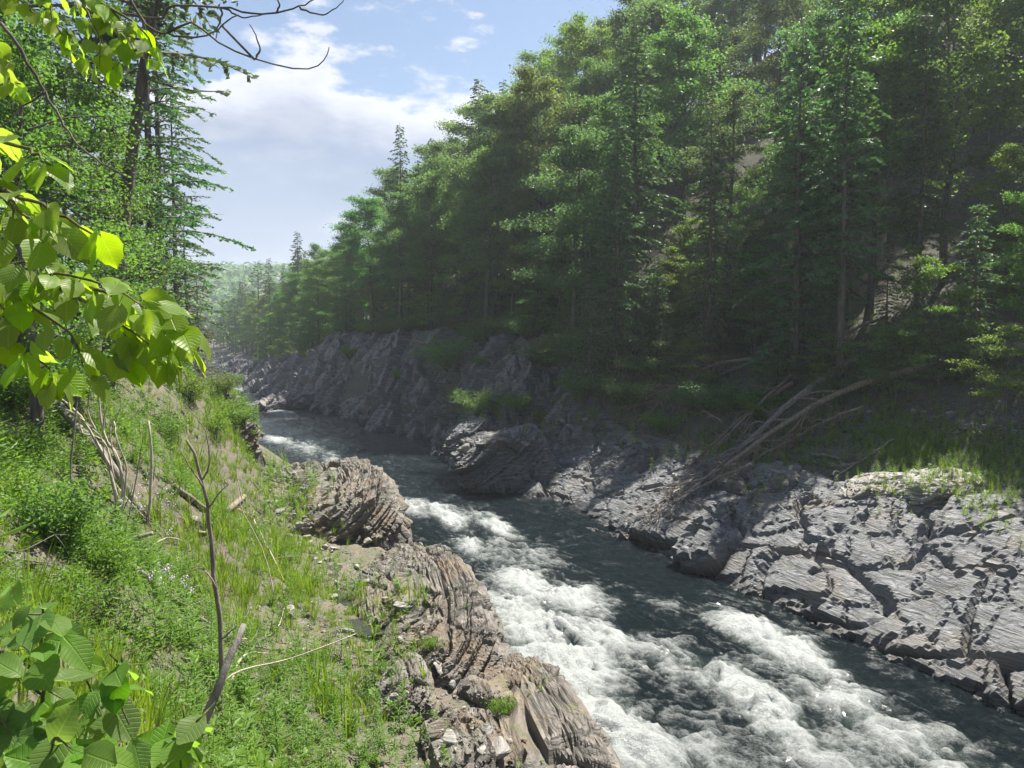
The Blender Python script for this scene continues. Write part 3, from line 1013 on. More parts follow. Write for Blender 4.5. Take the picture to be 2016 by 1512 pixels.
def conifer(seed, H, Rm, base, nb=120, droop=0.25, card=(0.34, 0.15), tr=0.22, dens=1.0, lean=(0, 0), power=0.75, twig=0.26):
    rg = np.random.default_rng(seed)
    tg, cg = Geo(), Geo()
    tp = curve([(0, 0, -0.6), (lean[0] * 0.3 + rg.normal(0, .1), lean[1] * 0.3, H * 0.35), (lean[0] * 0.7, lean[1] * 0.7 + rg.normal(0, .1), H * 0.7), (lean[0], lean[1], H)], 14)
    th = np.linspace(0, 1, 14)
    add_tube(tg, tp, np.maximum(tr * (1.2 - 1.18 * th ** 0.9), 0.012), 8, 0.06, seed)
    C, A, Nn, Ls, Ws, Tn = [], [], [], [], [], []
    for i in range(nb):
        f = base + (0.985 - base) * ((i + rg.uniform(0, 1)) / nb) ** 0.92
        x = (f - base) / (1 - base)
        ln = Rm * (1 - x) ** power * rg.uniform(0.55, 1.15) + 0.25
        z0 = np.array([np.interp(f, th, tp[:, k]) for k in range(3)])
        az = i * 2.39996 + rg.uniform(-0.4, 0.4)
        d = np.array([math.cos(az), math.sin(az), 0])
        rise = rg.uniform(-0.15, 0.4) + 0.25 * x
        t = np.linspace(0, 1, 6)[:, None]
        bp = z0 + d * ln * t + np.array([0, 0, 1.0]) * ln * (rise * t - droop * 1.3 * t ** 2)
        bp = bp + np.array([-d[1], d[0], 0]) * (ln * rg.normal(0, .16) * t ** 2) + np.array([0, 0, 1.0]) * (ln * rg.normal(0, .07) * np.sin(3 * t))
        add_tube(tg, bp, np.linspace(0.012 + 0.013 * ln, 0.006, 6), 4)
        nt_ = max(3, int(ln / twig * dens))
        tt_ = np.sort(rg.uniform(0.12, 1.0, nt_))
        tone = rg.uniform(0, 0.4)
        for k, t1 in enumerate(tt_):
            b = np.array([np.interp(t1, t[:, 0], bp[:, q]) for q in range(3)])
            sd = 1 if k % 2 else -1
            side = np.array([-d[1], d[0], 0]) * sd
            td = unit(d * 0.75 + side * rg.uniform(0.5, 1.0) + np.array([0, 0, -0.25 * droop / 0.25 * rg.uniform(0.3, 1.2)]))
            tl = (0.30 + 0.30 * ln * (1 - t1) ** 0.8) * rg.uniform(0.6, 1.1)
            m = max(2, int(tl / 0.10))
            u = (np.arange(m) + 0.5) / m
            pp = b + td * (u * tl)[:, None] + np.array([0, 0, -0.18]) * (u ** 2 * tl)[:, None]
            spl = unit(td + side[None, :] * 0 + rg.normal(0, 0.6, (m, 3)) * np.array([1, 1, 0.8]))
            C.append(pp)
            A.append(spl)
            Nn.append(unit(rg.normal(0, 0.75, (m, 3)) + np.array([0, 0, 0.8])))
            Ls.append(card[0] * rg.uniform(0.7, 1.3, m))
            Ws.append(card[1] * rg.uniform(0.8, 1.4, m))
            Tn.append(np.clip(rg.uniform(0, 0.5, m) + tone + 0.2 * u, 0, 1))
    C, A, Nn = np.concatenate(C), np.concatenate(A), np.concatenate(Nn)
    v, f = leaf_quads(C, A, Nn, np.concatenate(Ls), np.concatenate(Ws), 0.03)
    cg.add(v, f, np.repeat(np.concatenate(Tn), 4))
    return tg, cg


def shrub(seed, h, r, nleaf, leaf=0.07, stems=9, flat=0.6, spread=0.16, up=0.6):
    rg = np.random.default_rng(seed)
    tg, cg = Geo(), Geo()
    cen = []
    for i in range(stems):
        az = i * 2.4 + rg.uniform(-.4, .4)
        q = rg.uniform(0.2, 1) ** 0.6 * r
        en = np.array([math.cos(az) * q, math.sin(az) * q, h * rg.uniform(0.55, 1.0) * (1 - 0.35 * (q / r) ** 2)])
        p = curve([(0.05 * math.cos(az), 0.05 * math.sin(az), -0.15), en * np.array([0.45, 0.45, 0.6]), en], 6, 0.02 * h, seed + i)
        add_tube(tg, p, np.linspace(0.012 + 0.008 * h, 0.004, 6), 4)
        for t in np.linspace(0.3, 1, 7):
            b = np.array([np.interp(t, np.linspace(0, 1, 6), p[:, k]) for k in range(3)])
            cen.append(b)
            cen.append(b + rg.normal(0, 0.16 * r, 3) * np.array([1, 1, 0.4]))
    cen = np.array(cen)
    cen[:, 2] = np.maximum(cen[:, 2], 0.08)
    per = max(1, nleaf // len(cen))
    idx = np.repeat(np.arange(len(cen)), per)
    s = spread * r
    add_leaves(cg, rg, cen[idx], idx, np.array([s, s, s * flat]), leaf, up, 0.6, rg.uniform(0, .4, len(cen))[idx])
    return tg, cg


def proto(name, tg, cg, tmat, cmat, trunk_name='trunk', crown_name='crown'):
    return dict(name=name, t=tg.mesh(name + '_' + trunk_name, MAT[tmat], True), c=cg.mesh(name + '_' + crown_name, MAT[cmat], False), tn=trunk_name, cn=crown_name)


def plant(pr, label, cat, loc, rotz=0.0, sc=1.0, group=None, tilt=(0, 0)):
    t = thing(pr['name'], label, cat, loc, group, 0)
    t.rotation_euler = (tilt[0], tilt[1], rotz)
    t.scale = (sc, sc, sc) if isinstance(sc, (int, float)) else sc
    obj(pr['tn'], pr['t'], t)
    obj(pr['cn'], pr['c'], t)
    return t


T1 = time.time()
BROAD = [proto('broadleaf_tree', *broadleaf(100 + i, 22, 4.3, b, 23000, 0.22, 0.21, 26), 'bark', ('leaf_broad', 'leaf_broad', 'leaf_light')[i]) for i, b in enumerate((0.22, 0.34, 0.28))]
SLIM = [proto('broadleaf_tree', *broadleaf(120 + i, 15, 2.9, b, 13000, 0.17, 0.13, 20), 'bark', 'leaf_light') for i, b in enumerate((0.16, 0.3))]
UNDER = [proto('understory_tree', *broadleaf(140 + i, 6.5, 2.3, 0.18, 8000, 0.13, 0.06, 14, 0.22, (0.6 * (i - .5), 0.3), 0.45), 'bark', m) for i, m in enumerate(('leaf_broad', 'leaf_light'))]
HEM = [proto('hemlock_tree', *conifer(160 + i, 23, 3.6, b, 165, 0.28), 'bark', 'needle') for i, b in enumerate((0.12, 0.26))]
HEM_S = [proto('hemlock_tree', *conifer(170, 10, 2.2, 0.06, 90, 0.3, (0.28, 0.12), 0.11), 'bark', 'needle')]
PINE = [proto('pine_tree', *conifer(180, 24, 3.2, 0.35, 62, -0.12, (0.36, 0.19), 0.26, 1.0, power=0.55), 'bark', 'needle')]
SHRUBS = [proto('shrub', *shrub(200 + i, 1.2, 0.9, 2600, 0.085, 11), 'twig_green', m, 'stem', 'foliage') for i, m in enumerate(('herb', 'leaf_light', 'fern'))]
LAYER = [proto('sapling', *shrub(210 + i, 2.2, 1.9, 4200, 0.12, 13, 0.22, 0.13, 1.1), 'twig_green', m, 'stem', 'foliage') for i, m in enumerate(('leaf_broad', 'leaf_light'))]
print('protos', round(time.time() - T1, 1))

rg = np.random.default_rng(7)

# ---- the right-hand forest: rows climbing the slope from the top of the rock


def rpoint(sy, d):
    """point d metres up the right bank from the water where the bank crosses y = sy"""
    i = np.argmin(np.abs(path[:, 1] - sy))
    t = ptan[i]
    return path[i, 0] + t[1] * d, path[i, 1] - t[0] * d


RZONE = [(10, 'near right slope'), (48, 'slope above the fallen trees'), (62, 'slope behind the big boulder'),
         (85, 'wood topping the grey cliff'), (118, 'wood past the grey cliff'), (170, 'distant river bend')]
RLAB = {
    'b': ['tall leafy tree, front row of the ', 'tall leafy tree halfway up the ', 'tall leafy tree high on the '],
    's': ['slender light green tree, front row of the ', 'slender light green tree halfway up the ', 'slender light green tree high on the '],
    'h': ['dark drooping hemlock, front row of the ', 'dark drooping hemlock halfway up the ', 'dark drooping hemlock high on the '],
    'p': ['dark open-branched pine, front row of the ', 'dark open-branched pine halfway up the ', 'dark open-branched pine high on the '],
}
placed = []
cnt = 0
sline = 14.0
si = np.interp(14, path[:, 1], pd)
send = np.interp(330, path[:, 1], pd)
svals = []
# clearings in the canopy that let the sun down to the bright patches on the right bank and the rapids
GAPS = [hit(1400, 730), hit(1260, 790), hit(1850, 890), hit(1760, 985), hit(1900, 1120), np.array([14.5, 24.0, 0.0])]


def shades(x, y, z0, h, r):
    for c in GAPS:
        for t in np.linspace(4, 60, 30):
            p = c + np.array(sdir) * t
            if z0 + 0.2 * h < p[2] < z0 + h and (p[0] - x) ** 2 + (p[1] - y) ** 2 < r * r:
                return True
    return False


s = si
while s < send:
    svals.append(s)
    yy = np.interp(s, pd, path[:, 1])
    s += 4.6 if yy < 110 else 6.5
for si_ in svals:
    i = np.argmin(np.abs(pd - si_))
    yb = path[i, 1]
    d0 = np.interp(yb, [10, 20, 35, 47, 58, 70, 105, 130, 170, 330], [23, 21.5, 17.5, 14.5, 11.0, 10.2, 10.0, 9.0, 8, 6])
    for row in range(9):
        dd_ = d0 + row * (4.9 + 0.35 * row) + rg.uniform(-1.5, 1.5)
        ds = rg.uniform(-1.8, 1.8)
        x = path[i, 0] + ptan[i, 1] * dd_ + ptan[i, 0] * ds
        y = path[i, 1] - ptan[i, 0] * dd_ + ptan[i, 1] * ds
        u = rg.uniform(0, 1)
        rz = rg.uniform(0, 6.28)
        scl, wide = rg.uniform(0.8, 1.2), rg.uniform(0.78, 1.12)
        if y < 16 or (placed and min((x - a) ** 2 + (y - b) ** 2 for a, b in placed) < (3.2 if yb < 90 else 4.2) ** 2):
            continue
        z0 = gz(x, y)
        q = proj(np.array([x, y, z0]))
        top = proj(np.array([x, y, z0 + 24]))
        if q[0] > 2016 + 4 * F_PX / q[2] or q[0] < 300 or q[1] < -10 or row > 6 and yb > 130:
            continue
        small = shades(x, y, z0, 24, 1.9)
        tiny = small and shades(x, y, z0, 11, 2.0)
        zone = [z for k, z in RZONE if yb >= k][-1]
        lev = 0 if row == 0 else (1 if row < 4 else 2)
        if row == 0 and yb > 66:
            kind = ('b' if u < .75 else 's') if yb < 84 else ('b' if u < .25 else ('s' if u < .85 else 'h'))
        elif row < 3 and yb < 66:
            kind = 'h' if u < .5 else ('b' if u < .85 else 's')
        else:
            kind = 'b' if u < .74 else ('s' if u < .88 else ('h' if u < .985 else 'p'))
        pr = {'b': BROAD, 's': SLIM, 'h': HEM, 'p': PINE}[kind]
        pr = pr[int(rg.integers(len(pr)))]
        if kind == 'b' and yb > 84 and row == 0:
            scl *= 0.8
        if yb > 120:
            scl *= 0.85
        if small:
            kind, pr, scl = ('s', UNDER[1], 1.3) if tiny else ('s', SLIM[0], 0.72)
        elif kind == 'b' and 50 < yb < 110:
            scl *= 1.15
        placed.append((x, y))
        plant(pr, RLAB[kind][lev] + zone, 'tree', (x, y, z0 - 0.15), rz, (scl * wide, scl * wide, scl), 'trees of the right wooded slope')
        cnt += 1
print('right trees', cnt)

# understory along the forest edge
UL = ['small dark layered tree, edge of the ', 'small pale-leaved tree, edge of the ']
for si_ in np.arange(si, np.interp(170, path[:, 1], pd), 3.6):
    i = np.argmin(np.abs(pd - si_))
    yb = path[i, 1]
    d0 = np.interp(yb, [10, 20, 35, 47, 58, 70, 105, 130, 170], [20.5, 19, 15.5, 12.8, 10.2, 9.4, 9.0, 8.0, 7])
    for row in range(2):
        dd_ = d0 + rg.uniform(-0.8, 1.5) + row * 5
        x = path[i, 0] + ptan[i, 1] * dd_ + rg.uniform(-1.5, 1.5)
        y = path[i, 1] - ptan[i, 0] * dd_ + rg.uniform(-1.5, 1.5)
        u = rg.uniform(0, 1)
        k = int(u * 2)
        rz, scl, u2 = rg.uniform(0, 6.28), rg.uniform(0.6, 1.15), rg.uniform(0, 1)
        q = proj(np.array([x, y, gz(x, y)]))
        if q[0] > 2080 or y < 18:
            continue
        zone = [z for kk, z in RZONE if yb >= kk][-1]
        if u2 < 0.35:
            plant(HEM_S[0], 'young drooping hemlock, edge of the ' + zone, 'tree', (x, y, gz(x, y) - .1), rz, scl * 0.8, 'small trees along the right forest edge')
        else:
            plant(UNDER[k], UL[k] + zone, 'tree', (x, y, gz(x, y) - .1), rz, scl, 'small trees along the right forest edge')

# trees that stand out on the right
BARE = [proto('tall_tree', *broadleaf(300 + i, 24, 3.2, 0.55, 9000, 0.18, 0.27, 14), mt, 'leaf_broad') for i, mt in enumerate(('bark', 'bark_pale'))]


def on_right(px, d):
    """where the slope passes under photograph column px, d metres up from the water"""
    best = None
    for sy in np.arange(22, 120, 0.5):
        x, y = rpoint(sy, d)
        if best is None or abs(proj(np.array([x, y, 5.0]))[0] - px) < best[0]:
            best = (abs(proj(np.array([x, y, 5.0]))[0] - px), x, y)
    return best[1], best[2]


for px, d, k, sc, lab in [(1432, 18.5, 0, 0.95, 'straight bare-trunked tree left of the forked trunks in the shade'),
                          (1560, 17.0, 0, 0.8, 'left stem of the paired trunks rising above the fallen trees'),
                          (1583, 17.4, 0, 0.85, 'right stem of the paired trunks rising above the fallen trees'),
                          (1640, 24.0, 0, 1.15, 'thick brown trunk rising high in the wood on the right'),
                          (1722, 27.0, 1, 1.2, 'tall pale-barked tree standing out in the right wood'),
                          (1645, 17.5, 0, 0.7, 'thin trunk to the right of the paired trunks'),
                          (1395, 17.0, 0, 0.7, 'thin shaded trunk beside the straight bare-trunked tree')]:
    x, y = on_right(px, d)
    plant(BARE[k], lab, 'tree', (x, y, gz(x, y) - .2), rg.uniform(0, 6), sc)
SUNNY = proto('maple_tree', *broadleaf(320, 17, 3.0, 0.62, 7000, 0.19, 0.13, 14, 0.3), 'bark', 'leaf_light')
for px, d, sc, lab in [(1660, 20.5, 1.0, 'sunlit yellow-green leafy tree high above the fallen trees'), (1480, 15.5, 0.42, 'small leaning tree with yellowish layered leaves before the dark wood'),
                       (1790, 18.5, 0.45, 'small tree with bright sunlit leaf tips before the dark wood on the right')]:
    x, y = on_right(px, d)
    plant(SUNNY, lab, 'tree', (x, y, gz(x, y) - .2), rg.uniform(0, 6), sc)
for px, yd, pr, sc, lab in [(840, 96, PINE[0], 0.92, 'tall thin dark conifer spire above the grey cliff'), (790, 94, BROAD[1], 0.9, 'tall thin-topped leafy tree left of the dark conifer spire'),
                            (512, 190, PINE[0], 1.0, 'lone tiered pine against the far hill'), (460, 230, PINE[0], 0.95, 'second tiered pine beside the lone pine by the far hill'),
                            (590, 150, HEM[0], 0.95, 'dark conifer on the skyline left of the light leafy trees')]:
    x, y = (px - 1008) / F_PX * yd, yd
    dl_, dr_ = signed_dist(np.array([x]), np.array([y]), LEFT_S, True)[0][0], signed_dist(np.array([x]), np.array([y]), RIGHT_S, False)[0][0]
    if dr_ < 6:
        x += 8 - dr_
    plant(pr, lab, 'tree', (x, y, gz(x, y) - .2), rg.uniform(0, 6), sc)

# layered saplings on the open bank
for px, py, k, sc, lab in [(1790, 690, 1, 1.5, 'sunlit beech sapling with pale layered leaves behind the big fallen log'),
                           (1870, 720, 0, 1.2, 'shaded layered sapling right beside the big fallen log'),
                           (1740, 720, 0, 1.2, 'darker layered sapling at the left foot of the sunlit beech sapling'),
                           (1350, 700, 0, 1.5, 'layered green sapling above the grey brush heap'),
                           (1290, 720, 0, 1.1, 'low green sapling left of the grey brush heap'),
                           (1430, 790, 0, 1.25, 'dark green sapling under the grey brush heap'),
                           (1370, 780, 0, 1.0, 'low layered sapling in the middle of the right bank'),
                           (1550, 730, 0, 1.2, 'green sapling in front of the paired trunks'),
                           (1640, 760, 0, 0.9, 'little sapling between the two biggest fallen trunks'),
                           (940, 790, 1, 0.9, 'green bush in the hollow of the grey cliff'),
                           (1240, 780, 1, 1.1, 'pale layered sapling on the bank left of the brush heap'),
                           (1150, 760, 1, 1.0, 'pale sapling on the slope right of the grey cliff'),
                           (1310, 830, 1, 0.8, 'small pale bush above the rubble stones'),
                           (1500, 800, 1, 0.9, 'pale sapling between the slim fallen trunks'),
                           (880, 700, 1, 1.2, 'light green bush on the rim of the grey cliff'),
                           (1180, 690, 0, 1.2, 'shaded sapling at the top of the rock behind the boulder')]:
    c = hit(px, py + 25)
    plant(LAYER[k], lab, 'sapling', (c[0], c[1], c[2] - .05), rg.uniform(0, 6), sc * np.clip(c[1] / 48, .8, 1.5))

# ---- left bank wood
LEAN = proto('pine_tree', *conifer(400, 24, 3.3, 0.34, 75, 0.12, (0.28, 0.12), 0.19, 1.0, lean=(4.9, 1.0), power=0.4, twig=0.24), 'bark', 'needle')
# bushes and saplings along the rim and on the ledges of the grey cliff
for k, (sy_, d_) in enumerate([(64, 8.4), (66, 9.5), (69, 8.6), (72, 9.2), (75, 8.2), (78, 9.3), (81, 8.6), (85, 9.0), (88, 8.0), (92, 9.2), (96, 8.6), (100, 9.1), (105, 8.5), (110, 9.0), (116, 8.4), (123, 8.0), (130, 7.4), (140, 6.8),
                               (70, 5.0), (83, 4.4), (98, 5.6), (62, 5.5), (59, 7.2), (113, 5.0)]):
    x, y = rpoint(sy_ + rg.uniform(-1, 1), d_ + rg.uniform(-.4, .6))
    rim = k < 18
    plant(LAYER[k % 2] if rim else SHRUBS[2], ('leafy bush hanging over the rim of the grey cliff' if rim else 'green bush rooted on a ledge of the grey cliff'), 'bush',
          (x, y, gz(x, y) - .1), rg.uniform(0, 6), float(rg.uniform(.7, 1.3) * (1.15 if rim else 1.3)), 'bushes of the grey cliff rim' if rim else 'bushes on the grey cliff ledges')

# ---- conifers
HEML = [proto('hemlock_tree', *conifer(410 + i, 23, 4.0, 0.2, 90, 0.22, (0.26, 0.11), 0.24, 1.0, power=0.5, twig=0.2), 'bark', 'needle') for i in range(2)]
DEADH = proto('hemlock_tree', *conifer(420, 15, 3.0, 0.05, 80, 0.3, (0.24, 0.08), 0.16, 0.9), 'bark', 'needle_brown')
LBR = [proto('broadleaf_tree', *broadleaf(430 + i, 15, 3.3, 0.15, 13000, 0.13, 0.16, 22), 'bark', 'leaf_light') for i in range(2)]


def left_tree(pr, px, yd, sc, lab, rz=None, name_cat='tree'):
    x = (px - 1008) / F_PX * yd
    plant(pr, lab, name_cat, (x, yd, gz(x, yd) - 0.2), rg.uniform(0, 6) if rz is None else rz, sc)


c_ = hit(200, 765)
plant(LEAN, 'tall dark conifer leaning right with a long bare trunk, left of the river', 'tree', (c_[0], c_[1], c_[2] - .3), -0.25, float(c_[1] / 22 * 1.0))
left_tree(HEML[0], 306, 48, 1.3, 'straight dark conifer just right of the leaning trunk')
left_tree(HEML[1], 326, 52, 1.25, 'ragged conifer with branches reaching out over the river from the left')
left_tree(HEML[0], 352, 60, 1.1, 'conifer behind the ragged one, at the edge of the left slope')
left_tree(DEADH, 372, 62, 1.1, 'brownish half-dead hemlock at the rim of the left slope')
left_tree(DEADH, 392, 76, 1.0, 'far brownish hemlock leaning out at the river bend')
left_tree(HEM_S[0], 390, 66, 0.9, 'young green hemlock at the rim of the left slope')
left_tree(LBR[0], 150, 24, 0.85, 'bright green leafy tree just left of the leaning conifer')
left_tree(LBR[1], 60, 20, 0.9, 'bright green leafy tree near the left border, behind the big leaves')
left_tree(LBR[1], 205, 31, 0.95, 'green leafy tree behind the leaning conifer')
left_tree(LBR[0], 280, 46, 0.9, 'light green leafy tree between the conifer trunks')
left_tree(HEML[0], 40, 27, 1.0, 'dark conifer at the upper left, behind the leafy trees')
left_tree(HEML[1], 120, 38, 1.05, 'dark conifer deep in the left wood')
left_tree(HEML[0], -60, 22, 1.0, 'dark conifer at the left border of the picture')
left_tree(HEM[1], 215, 46, 1.0, 'dark hemlock far back in the left wood')
left_tree(BROAD[0], -20, 40, 0.9, 'tall broadleaf tree far back at the left border')
left_tree(BROAD[2], 260, 60, 0.8, 'tall leafy tree at the back of the left wood, right side')
left_tree(BROAD[1], 90, 58, 0.9, 'tall leafy tree at the back of the left wood, left side')
k = 0
for yd in np.arange(75, 330, 9):
    for off in (4, 12, 21):
        i = np.argmin(np.abs(LEFT_S[:, 1] - yd))
        x = LEFT_S[i, 0] - off - rg.uniform(0, 5) - 4
        y = yd + rg.uniform(-3, 3)
        pr = (HEM + SLIM + BROAD)[int(rg.integers(7))]
        rz, scl = rg.uniform(0, 6), rg.uniform(0.75, 0.95)
        if proj(np.array([x, y, 9.0]))[0] < 280:
            continue
        plant(pr, 'tree of the far left bank wood beyond the bend', 'tree', (x, y, gz(x, y) - .2), rz, scl, 'trees of the far left bank')
print('trees done', round(time.time() - T1, 1))

# far hill: a wood that reads as one mass
g = Geo()
rgh = np.random.default_rng(33)
n = 4200
hx = rgh.uniform(-560, 160, n)
hy = rgh.uniform(430, 1100, n)
hz = np.interp(np.hypot(hx, hy), [0, 1], [0, 0])
gi = np.clip(np.searchsorted(gx, hx), 0, len(gx) - 1)
gj = np.clip(np.searchsorted(gy, hy), 0, len(gy) - 1)
hz = Zg.reshape(len(gx), len(gy))[gi, gj]
per = 14
base = np.repeat(np.stack([hx, hy, hz], -1), per, 0)
d = rand_unit(rgh, n * per)
rr = np.repeat(rgh.uniform(4.0, 6.5, n), per)
p = base + d * rr[:, None] * np.array([1, 1, 1.25]) + np.array([0, 0, 8.5])
ax = unit(np.cross(d, rand_unit(rgh, n * per)))
v, f = leaf_quads(p, ax, unit(d + np.array([0, 0, .4])), rgh.uniform(3.0, 5.0, n * per), rgh.uniform(2.2, 3.8, n * per), 0.05)
g.add(v, f, np.repeat(np.clip(rgh.uniform(0, .5, n * per) + np.repeat(rgh.uniform(0, .5, n), per), 0, 1), 4))
o = obj('distant_forest', g.mesh('distant_forest', MAT['leaf_broad'], False))
o['kind'] = 'stuff'
o['label'] = 'blue-green wooded hill far off where the river bends away'

# ---------------------------------------------------------------- ground cover
T2 = time.time()


def blade_tuft(seed, nb, h, w, spread, bend=0.5):
    rg = np.random.default_rng(seed)
    vs, fs, a, k = [], [], [], 0
    for i in range(nb):
        az = rg.uniform(0, 6.28)
        d = np.array([math.cos(az), math.sin(az), 0])
        sd = np.array([-d[1], d[0], 0])
        p0 = d * rg.uniform(0, spread) + np.array([0, 0, -0.04])
        hh, bb = h * rg.uniform(0.5, 1.1), bend * rg.uniform(0.2, 1.2)
        pts = [p0 + d * hh * bb * t ** 2 + np.array([0, 0, hh * (t - 0.35 * bb * t ** 2)]) for t in (0, 0.5, 1)]
        vs += [pts[0] - sd * w / 2, pts[0] + sd * w / 2, pts[1] - sd * w * 0.42, pts[1] + sd * w * 0.42, pts[2]]
        fs += [(k, k + 1, k + 3), (k, k + 3, k + 2), (k + 2, k + 3, k + 4)]
        a += [rg.uniform(0, 0.8)] * 5
        k += 5
    return np.array(vs), np.array(fs), np.array(a)


def herb(seed, h, nl, L, W, stemw=0.008, droop=0.35, bushy=1.0):
    rg = np.random.default_rng(seed)
    c = np.zeros((nl, 3))
    t = np.linspace(0.12, 1.0, nl)
    az = np.arange(nl) * 2.4 + rg.uniform(-.3, .3, nl)
    d = np.stack([np.cos(az), np.sin(az), np.full(nl, 0.55) - droop * rg.uniform(0, 1.6, nl)], -1)
    d = unit(d)
    Ls = L * rg.uniform(0.7, 1.2, nl) * (1.1 - 0.5 * t)
    c[:, 2] = h * t
    c = c + d * (Ls * 0.5 * bushy)[:, None]
    nr = unit(np.array([0, 0, 1.0]) + rg.normal(0, 0.35, (nl, 3)))
    v, f = leaf_quads(c, d, nr, Ls, Ls * W, 0.05)
    f = np.concatenate([f[:, [0, 1, 2]], f[:, [0, 2, 3]]])
    a = np.repeat(np.clip(rg.uniform(0.1, 0.6, nl) + 0.35 * t, 0, 1), 4)
    s = stemw
    sv = np.array([(-s, 0, -.05), (s, 0, -.05), (0, 0, h), (0, -s, -.05), (0, s, -.05)])
    sf = np.array([(0, 1, 2), (3, 4, 2)]) + len(v)
    return np.concatenate([v, sv]), np.concatenate([f, sf]), np.concatenate([a, np.full(5, .3)])


def scatter(name, protos, pos, sc, mat, label, seed, tilt=0.12, normals=None):
    rg = np.random.default_rng(seed)
    g = Geo()
    pick = rg.integers(0, len(protos), len(pos))
    for i, (pv, pf, pa) in enumerate(protos):
        s = np.where(pick == i)[0]
        if not len(s):
            continue
        n = len(s)
        az = rg.uniform(0, 6.28, n)
        ca, sa_ = np.cos(az), np.sin(az)
        k = sc[s]
        x = pv[None, :, 0] * ca[:, None] - pv[None, :, 1] * sa_[:, None]
        y = pv[None, :, 0] * sa_[:, None] + pv[None, :, 1] * ca[:, None]
        z = np.broadcast_to(pv[None, :, 2], x.shape)
        tx, ty = rg.normal(0, tilt, n), rg.normal(0, tilt, n)
        x = x + z * tx[:, None]
        y = y + z * ty[:, None]
        v = np.stack([x, y, z], -1) * k[:, None, None] + pos[s][:, None, :]
        f = pf[None] + (np.arange(n) * len(pv))[:, None, None]
        tone = rg.uniform(-0.25, 0.25, n)
        a = np.clip(pa[None] + tone[:, None], 0, 1)
        g.add(v.reshape(-1, 3), f.reshape(-1, pf.shape[1]), a.ravel())
    o = obj(name, g.mesh(name, MAT[mat], False))
    o['kind'] = 'stuff'
    o['label'] = label
    return o


GRASS = [blade_tuft(s, 16, 0.38, 0.016, 0.10) for s in (1, 2, 3)]
TALLG = [blade_tuft(s, 12, 0.7, 0.016, 0.10, 0.35) for s in (4, 5)]
HERBS = [herb(s, h, nl, L, W) for s, h, nl, L, W in ((1, .55, 26, .15, .26), (2, .42, 20, .13, .32), (3, .7, 30, .16, .22))]
LOW = [herb(s, h, nl, L, W, 0.004, 0.2, 1.3) for s, h, nl, L, W in ((5, .14, 14, .13, .62), (6, .2, 16, .12, .7))]
DRY = [blade_tuft(s, 10, 0.30, 0.014, 0.16, 1.1) for s in (8, 9)]


def in_view(P, pad=130):
    a, b, c = proj(P)
    return (c > 0.5) & (a > -pad) & (a < 2016 + pad) & (b > -pad) & (b < 1512 + 260)


def bvh_z(x, y):
    return np.array([gz(float(i), float(j)) for i, j in zip(x, y)])


rg = np.random.default_rng(55)
n = 230000
cx_ = rg.uniform(-42, 8, n)
cy_ = rg.uniform(0.8, 80, n)
zz, dl_, dr_, yl_, yr_ = land(cx_, cy_)
P = np.stack([cx_, cy_, zz], -1)
dist = np.hypot(cx_, cy_)
area = 50 * 79.2
want = np.interp(dist, [0, 4, 10, 16, 26, 40, 60, 80], [26, 36, 46, 42, 28, 15, 8, 4]) * area / n
slope_zone = np.interp(yl_, [8, 16, 24, 34, 45, 61], [3.0, 5.5, 7.0, 7.0, 6.5, 3.0])
patch = fbm(P, 0.35, 3, 91)
benchd = sstep(patch, -0.12, 0.12)
dens = np.where(dl_ > slope_zone, 1.0 - 0.42 * sstep(fbm(P, 0.45, 3, 93), 0.08, 0.3), 0.5 + 0.6 * benchd) * sstep(dl_, 2.0, 5.2)
deep_wood = sstep(dl_, 20, 30)
dens = dens * (1 - 0.7 * deep_wood)
keep = in_view(P) & (rg.uniform(0, 1, n) < want * dens) & (dl_ > 0.8)
# nothing grows through the camera's own standing place
keep &= ~((dist < 1.6) & (np.abs(cx_) < 0.9))
P, dist, dl_, yl_, sz = P[keep], dist[keep], dl_[keep], yl_[keep], slope_zone[keep]
P[:, 2] = np.where(dl_ < 9, bvh_z(P[:, 0], P[:, 1]), P[:, 2])
u = rg.uniform(0, 1, len(P))
gn = fbm(P, 0.22, 3, 95)
kind = np.where(u < 0.10, 3, np.where(gn + rg.normal(0, .16, len(P)) > 0.10, 0, np.where(u < 0.68, 1, 2)))
scl = np.clip(np.exp(rg.normal(-0.1, .34, len(P))), .4, 2.2) * (1 + .35 * fbm(P, 0.5, 2, 96)) * np.interp(dist, [0, 6, 20, 45, 80], [0.6, 0.8, 1.0, 1.15, 1.4]) * np.where(dl_ > sz, 1.05, 0.95)
print('left cover', len(P), [int((kind == i).sum()) for i in range(4)])
scatter('grass', GRASS + TALLG[:1], P[kind == 0], scl[kind == 0], 'grass', 'bright green grass covering the left slope and bench', 1)
scatter('herb_cover', HERBS, P[kind == 1], scl[kind == 1], 'herb', 'leafy green weeds covering the left slope', 2)
scatter('low_cover', LOW, P[kind == 2], scl[kind == 2], 'herb', 'low round-leaved plants covering the left slope', 3)
scatter('dry_grass', DRY, P[kind == 3], scl[kind == 3], 'dry', 'dry brown grass and litter on the left slope', 4, 0.3)

